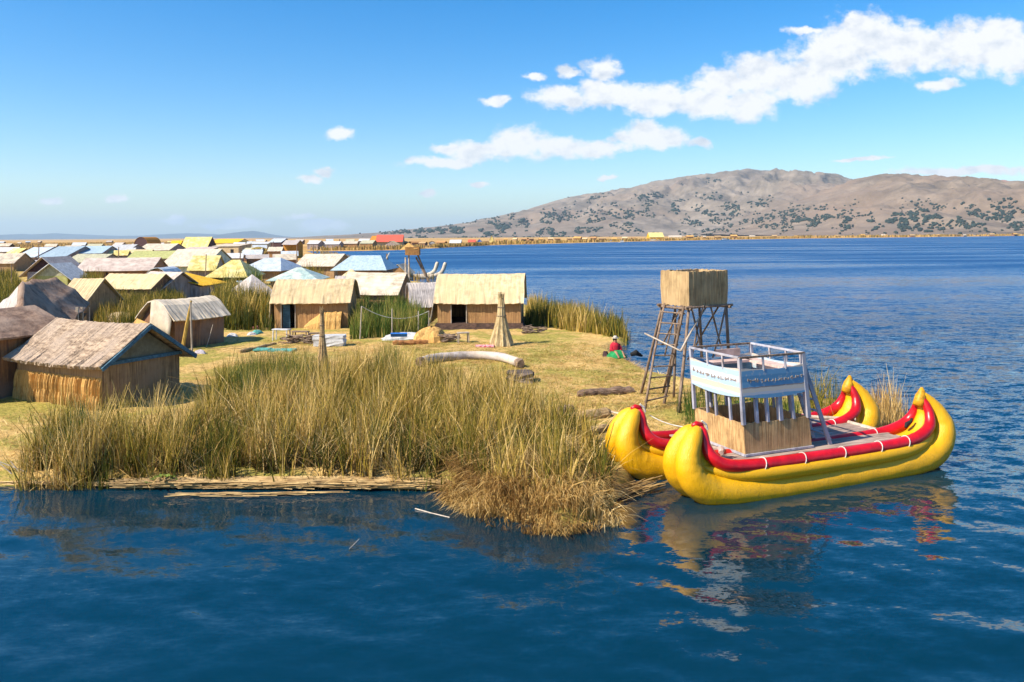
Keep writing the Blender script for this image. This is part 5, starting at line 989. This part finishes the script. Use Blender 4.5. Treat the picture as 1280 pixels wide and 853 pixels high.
zp0, zp1, zr = 2.19, 2.86, 3.13
def post(a, b, z0, z1, w, m_=M_lav, name='post'):
    B = MB(); p = qb(a, b, z0); q = qb(a, b, z1); B.beam(p, q, w, w, up=(1, 0, 0)); return B.build(name, m_, boat, bevel=.006)
for a, b, w in ((.0, .0, .085), (SL-.03, .0, .11), (.0, TL, .08), (SL, TL, .08)): post(a, b, zl-.02, zr, w)
for a in (.42, .74, 1.12, 1.52): post(a, .03, zl-.02, zp0+.1, .075 if a != 1.12 else .11)
for b in (.50, 1.05, 1.40): post(.03, b, zl-.02, zp0+.1, .06)
for a in (.5, 1.0, 1.5): post(a, TL-.03, zl-.02, zp0+.1, .07)
for b in (.6, 1.2): post(SL-.03, b, zl-.02, zp0+.1, .06)
low = lambda s: zp0-.05+.16*abs(2*s-1)**2*.5; hi_ = lambda s: zp1-.05+.08*abs(2*s-1)**2
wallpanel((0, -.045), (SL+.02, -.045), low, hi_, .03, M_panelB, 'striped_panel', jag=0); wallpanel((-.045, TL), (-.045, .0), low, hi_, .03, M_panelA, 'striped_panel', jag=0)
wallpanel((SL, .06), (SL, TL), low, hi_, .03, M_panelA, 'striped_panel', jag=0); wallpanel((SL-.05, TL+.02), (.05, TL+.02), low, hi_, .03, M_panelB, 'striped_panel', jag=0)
B = MB(); B.hexa([qb(.0, .0, zp0+.06), qb(SL-.05, .0, zp0+.06), qb(SL-.05, TL-.05, zp0+.06), qb(.0, TL-.05, zp0+.06)], [qb(.0, .0, zp0+.13), qb(SL-.05, .0, zp0+.13), qb(SL-.05, TL-.05, zp0+.13), qb(.0, TL-.05, zp0+.13)]); B.build('upper_floor', M_cabfloor, boat)
# rails
def rail(a, b, m_=M_rail, zz_=zr, w=.05):
    B = MB(); B.beam(qb(*a, zz_), qb(*b, zz_), w, .05); B.build('hand_rail', m_, boat, bevel=.006)
rail((-.03, -.03), (SL+.02, -.03), M_pole); rail((-.03, 0), (-.03, TL), M_lav); rail((-.03, TL), (SL, TL), M_pole); rail((SL, 0), (SL, TL), M_lav)
for a, b in ((.68, -.03), (1.36, -.03), (-.03, .6), (-.03, 1.2), (.5, TL), (1.0, TL), (1.5, TL), (SL, .6), (SL, 1.2)): post(a, b, zp1-.08, zr, .045, M_rail, 'rail_post')
# seats upstairs
B = MB(); B.beam(qb(.35, TL-.2, 2.74), qb(SL-.3, TL-.2, 2.74), .36, .06); B.beam(qb(SL-.22, .3, 2.74), qb(SL-.22, TL-.2, 2.74), .36, .06); B.build('bench', M_cabfloor, boat)
B = MB(); P_ = [qb(.75+.1*k, TL-.06, 2.85+.0*k) for k in range(9)]; B.add([p+Vector((0, 0, z_)) for p in P_ for z_ in (0, .18)]+[p+Vector((0, .04, z_)) for p in P_ for z_ in (0, .18)], [(2*k, 2*k+2, 2*k+3, 2*k+1) for k in range(8)]+[(18+2*k, 18+2*k+1, 18+2*k+3, 18+2*k+2) for k in range(8)]+[(2*k+1, 2*k+3, 18+2*k+3, 18+2*k+1) for k in range(8)]); B.build('backrest', M_cabfloor, boat)
# worn brown ornament line on the panels
def ornament(a0, a1, n, z_, name, y_off):
    B = MB(); r0 = random.Random(n)
    for i in range(n):
        s = (i+.5)/n; p = Vector(a0).lerp(Vector(a1), s); c = qb(p.x, p.y, z_-.03+.05*abs(2*s-1)**2); d = (Vector(a1)-Vector(a0)).normalized(); d3 = Vector((d.x, d.y, 0)); L = (Vector(a1)-Vector(a0)).length/n
        for (dx, dz, w, h) in [(r0.uniform(-.3, .3), r0.uniform(-.3, .3), r0.uniform(.1, .3), r0.uniform(.5, 1.)), (r0.uniform(-.3, .3), r0.uniform(-.4, .4), r0.uniform(.4, .8), .22)]:
            q = c+d3*dx*L+Vector((0, 0, dz*.05)); hw = d3*w*L/2; hz = Vector((0, 0, h*.045)); y3 = Vector((d.y, -d.x, 0))*.006
            B.hexa([q-hw-hz+y3, q+hw-hz+y3, q+hw-hz-y3, q-hw-hz-y3], [q-hw+hz+y3, q+hw+hz+y3, q+hw+hz-y3, q-hw+hz-y3])
    B.build(name, mat('faded_brown_paint', (.36, .29, .24), (.27, .21, .18), bump=0), boat)
ornament((.12, -.052), (SL-.1, -.052), 17, 2.58, 'painted_pattern', 0); ornament((-.052, TL-.1), (-.052, .1), 14, 2.58, 'painted_pattern', 0)
# ladder at the stern side of the cabin
la, lb = qb(SL+.10, .10, 2.75), Vector((S0+SL+.62, T0+.05, .82)); lc, ld = qb(SL+.10, .60, 2.75), Vector((S0+SL+.62, T0+.60, .82))
B = MB(); B.beam(la, lb, .05, .10); B.beam(lc, ld, .05, .10); lad = B.build('ladder', M_lav, boat)
for k in range(6): s = .12+.15*k; B = MB(); B.beam(la.lerp(lb, s), lc.lerp(ld, s), .09, .03); B.build('rung', M_lav, lad)
B = MB(); B.tube([(1.0, .30, .86), (1.12, .45, .90), (1.2, .62, .86)], [.06, .08, .06], 8); B.build('rope_coil', M_cabfloor, boat)
B = MB(); B.tube([(6.55, .0, .98), (6.62, .02, 1.05), (6.75, .0, 1.12), (6.78, 0, 1.2)], [.03, .06, .04, .03], 8); B.build('cleat', M_dark, boat)
# bow line to the shore
a = BO+U*(-.30+.15)+Vv*2.12+Vector((0, 0, 1.68)); b = a+Vector((0, 0, 0))
B = MB(); aa = BO+U*(.2)+Vv*2.12+Vector((0, 0, 1.45)); bb = BO+U*(.15)+Vector((0, 0, 1.62)); B.tube([(aa.lerp(bb, k/10)-Vector((0, 0, .10*4*k/10*(1-k/10)))) for k in range(11)], .012, 5); single('mooring_rope', B, M_rope, 'thin rope strung between the two yellow bows', 'rope')

# ------------------------------------------------------------------ seated person at the water's edge
def person():
    p = G(769, 446); t = thing('person', 'person in a red shawl, green skirt and hat sitting at the water edge', 'person', p, R_(20))
    skin = mat('skin', (.33, .17, .10), (.27, .13, .08), bump=0, rough=.6); red = mat('red_shawl', (.55, .02, .04), (.38, .01, .03), (9, 9, 9), bump=.4); grn = mat('green_skirt', (.02, .26, .08), (.01, .18, .05), (9, 9, 9), bump=.4); blk = mat('black_hair', (.015, .012, .012), (.01, .01, .01), bump=0); hat = mat('pale_hat', (.55, .50, .42), (.45, .40, .33), bump=0)
    nodes = [((0, 0, .12), .15), ((0, .02, .35), .13), ((0, .02, .55), .15), ((0, .0, .66), .06), ((0, -.03, .76), .085), ((0, -.04, .84), .075)]
    edges = [(0, 1), (1, 2), (2, 3), (3, 4), (4, 5)]
    for sx in (-1, 1):
        i = len(nodes); nodes += [((sx*.17, .01, .56), .06), ((sx*.24, -.08, .36), .048), ((sx*.14, -.26, .26), .036), ((sx*.09, -.32, .25), .03), ((sx*.12, -.06, .12), .10), ((sx*.16, -.38, .28), .075), ((sx*.15, -.62, .07), .05), ((sx*.16, -.72, .05), .04)]
        edges += [(2, i), (i, i+1), (i+1, i+2), (i+2, i+3), (0, i+4), (i+4, i+5), (i+5, i+6), (i+6, i+7)]
    me = bpy.data.meshes.new('body'); me.from_pydata([n[0] for n in nodes], edges, []); o = bpy.data.objects.new('body', me); C.objects.link(o); o.parent = t; me.materials.append(skin)
    sm = o.modifiers.new('skin', 'SKIN'); sm.use_smooth_shade = True
    for i, n in enumerate(nodes): me.skin_vertices[0].data[i].radius = (n[1], n[1])
    me.skin_vertices[0].data[0].use_root = True; s = o.modifiers.new('sub', 'SUBSURF'); s.levels = 1; s.render_levels = 1
    for sx in (-1, 1):   # fingers
        for k in range(5):
            a = Vector((sx*(.09-.012*k+.02), -.33, .255)); B = MB(); B.tube([a, a+Vector((-sx*.01, -.04, -.005)), a+Vector((-sx*.015, -.065, -.025))], [.010, .009, .006], 6); B.build('finger', skin, o)
    B = MB(); B.tube([(0, .02, .20), (0, .03, .34), (0, .02, .50), (0, .02, .60), (0, 0, .68)], [.25, .24, .23, .19, .09], 16, wob=.05); B.build('shawl', red, t, smooth=True)
    for sx in (-1, 1): B = MB(); B.tube([(sx*.17, .01, .57), (sx*.25, -.08, .36), (sx*.15, -.25, .27)], [.085, .075, .055], 10); B.build('sleeve', red, t, smooth=True)
    B = MB(); n = 22; vs = []
    for z_, r in ((.0, .95), (.10, .9), (.22, .66), (.33, .42)):
        for k in range(n): a = 2*math.pi*k/n; q = 1+.08*math.sin(5*a); vs.append((.48*r*q*math.cos(a), -.18+(.52*r*q*math.sin(a)), z_))
    B.add(vs, [(i*n+k, i*n+(k+1) % n, (i+1)*n+(k+1) % n, (i+1)*n+k) for i in range(3) for k in range(n)]+[tuple(range(3*n, 4*n))]); B.build('skirt', grn, t, smooth=True)
    B = MB(); B.tube([(0, .03, .70), (0, .03, .78), (0, -.005, .87), (0, -.01, .90)], [.06, .098, .09, .04], 14); B.build('hair', blk, t, smooth=True)
    B = MB(); B.tube([(0, -.02, .875), (0, -.02, .885)], [.17, .165], 18); B.tube([(0, -.02, .885), (0, -.02, .95), (0, -.02, .985)], [.10, .09, .05], 16); B.build('hat', hat, t, smooth=True)
    B = MB(); B.tube([(0, -.115, .79), (0, -.135, .765)], [.010, .017], 6); B.build('nose', skin, t, smooth=True)
    for sx in (-1, 1): B = MB(); B.tube([(sx*.032, -.108, .80), (sx*.032, -.118, .80)], [.012, .008], 8); B.build('eye', blk, t, smooth=True)
    B = MB(); B.tube([(-.025, -.112, .742), (.025, -.112, .742)], .007, 6); B.build('mouth', red, t)
person()
B = MB(); p = G(795, 447); B.tube([p+Vector((-.25, 0, .12)), p+Vector((0, 0, .22)), p+Vector((.3, .05, .06))], [.08, .14, .05], 10, wob=.1); single('bundle_of_cloth', B, M_dark, 'dark bundle on the ground beside the seated person', 'cloth')
B = MB(); p = G(757, 446); B.tube([p, p+Vector((0, 0, .25))], [.16, .10], 10, wob=.1); single('basket', B, M_maroon, 'dark round basket left of the seated person', 'basket')

# ------------------------------------------------------------------ haze
B = MB(); B.box((0, 5000, 290), (44000, 44000, 586)); hz = B.build('haze', None); tag(hz, 'thin blue air haze over lake and hills', 'haze', kind='stuff')
m = bpy.data.materials.new('haze_air'); m.use_nodes = True; t = m.node_tree; t.nodes.clear(); o = t.nodes.new('ShaderNodeOutputMaterial'); v = t.nodes.new('ShaderNodeVolumePrincipled'); t.links.new(v.outputs[0], o.inputs['Volume'])
v.inputs['Color'].default_value = (.60, .82, 1, 1); v.inputs['Density'].default_value = 5.5e-5; v.inputs['Anisotropy'].default_value = .1
hz.data.materials.append(m)

# ------------------------------------------------------------------ light and sky
SUN = Vector((-.80, -.42, 0)).normalized(); EL = R_(44)
sv = Vector((SUN.x*math.cos(EL), SUN.y*math.cos(EL), math.sin(EL)))
L_ = bpy.data.lights.new('sun', 'SUN'); L_.energy = 5.0; L_.angle = R_(.5); L_.color = (1, .90, .75); so = bpy.data.objects.new('sun', L_); C.objects.link(so); so.rotation_euler = (-sv).to_track_quat('-Z', 'Y').to_euler()
w = bpy.data.worlds.new('World'); sc.world = w; w.use_nodes = True; t = w.node_tree; t.nodes.clear(); N = t.nodes; L = t.links
out = N.new('ShaderNodeOutputWorld'); sky = N.new('ShaderNodeTexSky'); sky.sky_type = 'NISHITA'; sky.sun_disc = False; sky.sun_elevation = EL; sky.sun_rotation = math.atan2(sv.x, sv.y); sky.altitude = 0; sky.air_density = 1.0; sky.dust_density = .7; sky.ozone_density = 3.0
bg = N.new('ShaderNodeBackground'); bg.inputs[1].default_value = .110
hs = N.new('ShaderNodeHueSaturation'); hs.inputs['Hue'].default_value = .502; hs.inputs['Saturation'].default_value = 1.50; hs.inputs['Value'].default_value = 1.0; L.new(sky.outputs[0], hs.inputs['Color']); L.new(hs.outputs[0], bg.inputs[0])
tc = N.new('ShaderNodeTexCoord'); sx = N.new('ShaderNodeSeparateXYZ'); L.new(tc.outputs['Generated'], sx.inputs[0])
def M1(op, a, b=None, c=None):
    n = N.new('ShaderNodeMath'); n.operation = op
    for i, q in enumerate((a, b, c)):
        if q is None: continue
        if isinstance(q, (int, float)): n.inputs[i].default_value = q
        else: L.new(q, n.inputs[i])
    return n.outputs[0]
yc = M1('MAXIMUM', sx.outputs[1], .05); cu = M1('DIVIDE', sx.outputs[0], yc); cw = M1('DIVIDE', sx.outputs[2], yc)
cb = N.new('ShaderNodeCombineXYZ'); L.new(cu, cb.inputs[0]); L.new(cw, cb.inputs[1])
def snoise(scale, det, off=(0, 0, 0), sc_=(1, 1.5, 1), rough=.6):
    mp = N.new('ShaderNodeMapping'); mp.inputs['Scale'].default_value = sc_; mp.inputs['Location'].default_value = off; L.new(cb.outputs[0], mp.inputs[0]); n = N.new('ShaderNodeTexNoise'); n.inputs['Scale'].default_value = scale; n.inputs['Detail'].default_value = det; n.inputs['Roughness'].default_value = rough; L.new(mp.outputs[0], n.inputs[0]); return n
wn = snoise(16, 5); wv = N.new('ShaderNodeVectorMath'); wv.operation = 'MULTIPLY_ADD'; L.new(wn.outputs['Color'], wv.inputs[0]); wv.inputs[1].default_value = (.040, .026, 0); L.new(cb.outputs[0], wv.inputs[2])
wn2 = snoise(75, 4, (7, 2, 0)); wv2 = N.new('ShaderNodeVectorMath'); wv2.operation = 'MULTIPLY_ADD'; L.new(wn2.outputs['Color'], wv2.inputs[0]); wv2.inputs[1].default_value = (.010, .007, 0); L.new(wv.outputs[0], wv2.inputs[2])
wo = N.new('ShaderNodeVectorMath'); wo.operation = 'SUBTRACT'; L.new(wv2.outputs[0], wo.inputs[0]); wo.inputs[1].default_value = (.027, .018, 0)
CL = [(700, 122, 48, 17), (760, 118, 60, 18), (820, 125, 60, 22), (880, 130, 50, 22), (930, 132, 46, 26), (900, 108, 44, 24), (950, 96, 56, 30), (1000, 100, 60, 34), (1040, 72, 56, 38), (1075, 50, 60, 36), (1120, 60, 64, 34), (1160, 64, 50, 26), (1065, 30, 18, 14), (1210, 60, 60, 38), (1260, 66, 56, 36), (1240, 45, 50, 22), (1300, 78, 60, 30), (1170, 108, 26, 8), (752, 88, 28, 15), (707, 92, 14, 6),
      (560, 188, 20, 6), (600, 190, 46, 16), (645, 180, 50, 22), (700, 185, 52, 14), (750, 186, 40, 10), (800, 168, 38, 22), (830, 175, 36, 18), (872, 180, 14, 6), (545, 203, 40, 5), (575, 203, 28, 7), (422, 171, 18, 8), (400, 218, 12, 5), (384, 226, 12, 5), (62, 254, 15, 5), (142, 251, 12, 5), (215, 279, 13, 5), (302, 279, 28, 5), (400, 284, 34, 7), (375, 271, 16, 3), (618, 131, 14, 6), (666, 96, 12, 4), (1003, 40, 22, 4), (760, 221, 10, 3), (285, 284, 40, 4), (532, 244, 9, 4), (1075, 200, 30, 2), (1220, 216, 90, 5), (594, 233, 12, 3)]
dens = None
for (px, py, rx, ry) in CL:
    dx, dz = ray(px, py); s = N.new('ShaderNodeVectorMath'); s.operation = 'SUBTRACT'; L.new(wo.outputs[0], s.inputs[0]); s.inputs[1].default_value = (dx, dz, 0)
    mlt = N.new('ShaderNodeVectorMath'); mlt.operation = 'MULTIPLY'; L.new(s.outputs[0], mlt.inputs[0]); mlt.inputs[1].default_value = (F/rx/1.04, F/ry/1.15, 0)
    ln = N.new('ShaderNodeVectorMath'); ln.operation = 'LENGTH'; L.new(mlt.outputs[0], ln.inputs[0])
    v_ = M1('SUBTRACT', 1., ln.outputs['Value']); v_ = M1('MULTIPLY_ADD', v_, min(1., .55+ry/40), max(0, .30-ry/60)); dens = v_ if dens is None else M1('SMOOTH_MAX', dens, v_, .10)
n1 = snoise(42, 8, (3, 5, 0), (1, 1.3, 1), .62)
dd = M1('MULTIPLY_ADD', M1('SUBTRACT', n1.outputs[0], .5), 1.25, dens)
mk = N.new('ShaderNodeMapRange'); mk.interpolation_type = 'SMOOTHSTEP'; mk.inputs[1].default_value = -.02; mk.inputs[2].default_value = .50; L.new(dd, mk.inputs[0])
fade = M1('GREATER_THAN', sx.outputs[1], .05); mask = M1('MULTIPLY', mk.outputs[0], fade); mask = M1('MULTIPLY', mask, .97)
n2a = snoise(13, 7, (3, 5, 0), (1, 1.5, 1), .6); n2b = snoise(13, 7, (3+.010, 5-.016, 0), (1, 1.5, 1), .6)
sh = M1('MULTIPLY_ADD', M1('SUBTRACT', n2a.outputs[0], n2b.outputs[0]), 2.6, .74); sh = M1('MINIMUM', M1('MAXIMUM', sh, .0), 1.0)
ccr = N.new('ShaderNodeValToRGB'); ccr.color_ramp.elements[0].position = .3; ccr.color_ramp.elements[0].color = (.68, .74, .83, 1); ccr.color_ramp.elements[1].position = .8; ccr.color_ramp.elements[1].color = (1., 1., 1., 1); L.new(sh, ccr.inputs[0])
bc = N.new('ShaderNodeBackground'); L.new(ccr.outputs[0], bc.inputs[0]); bc.inputs[1].default_value = .60
mxs = N.new('ShaderNodeMixShader'); L.new(mask, mxs.inputs[0]); L.new(bg.outputs[0], mxs.inputs[1]); L.new(bc.outputs[0], mxs.inputs[2]); L.new(mxs.outputs[0], out.inputs[0])
w.cycles.sampling_method = 'MANUAL'; w.cycles.sample_map_resolution = 512

sc.view_settings.view_transform = 'Standard'; sc.view_settings.look = 'None'; sc.view_settings.exposure = .83; sc.view_settings.gamma = 1
sc.render.engine = 'CYCLES'; sc.cycles.max_bounces = 6; sc.cycles.diffuse_bounces = 2; sc.cycles.glossy_bounces = 3; sc.cycles.volume_bounces = 0; sc.cycles.use_denoising = True; sc.cycles.use_adaptive_sampling = True
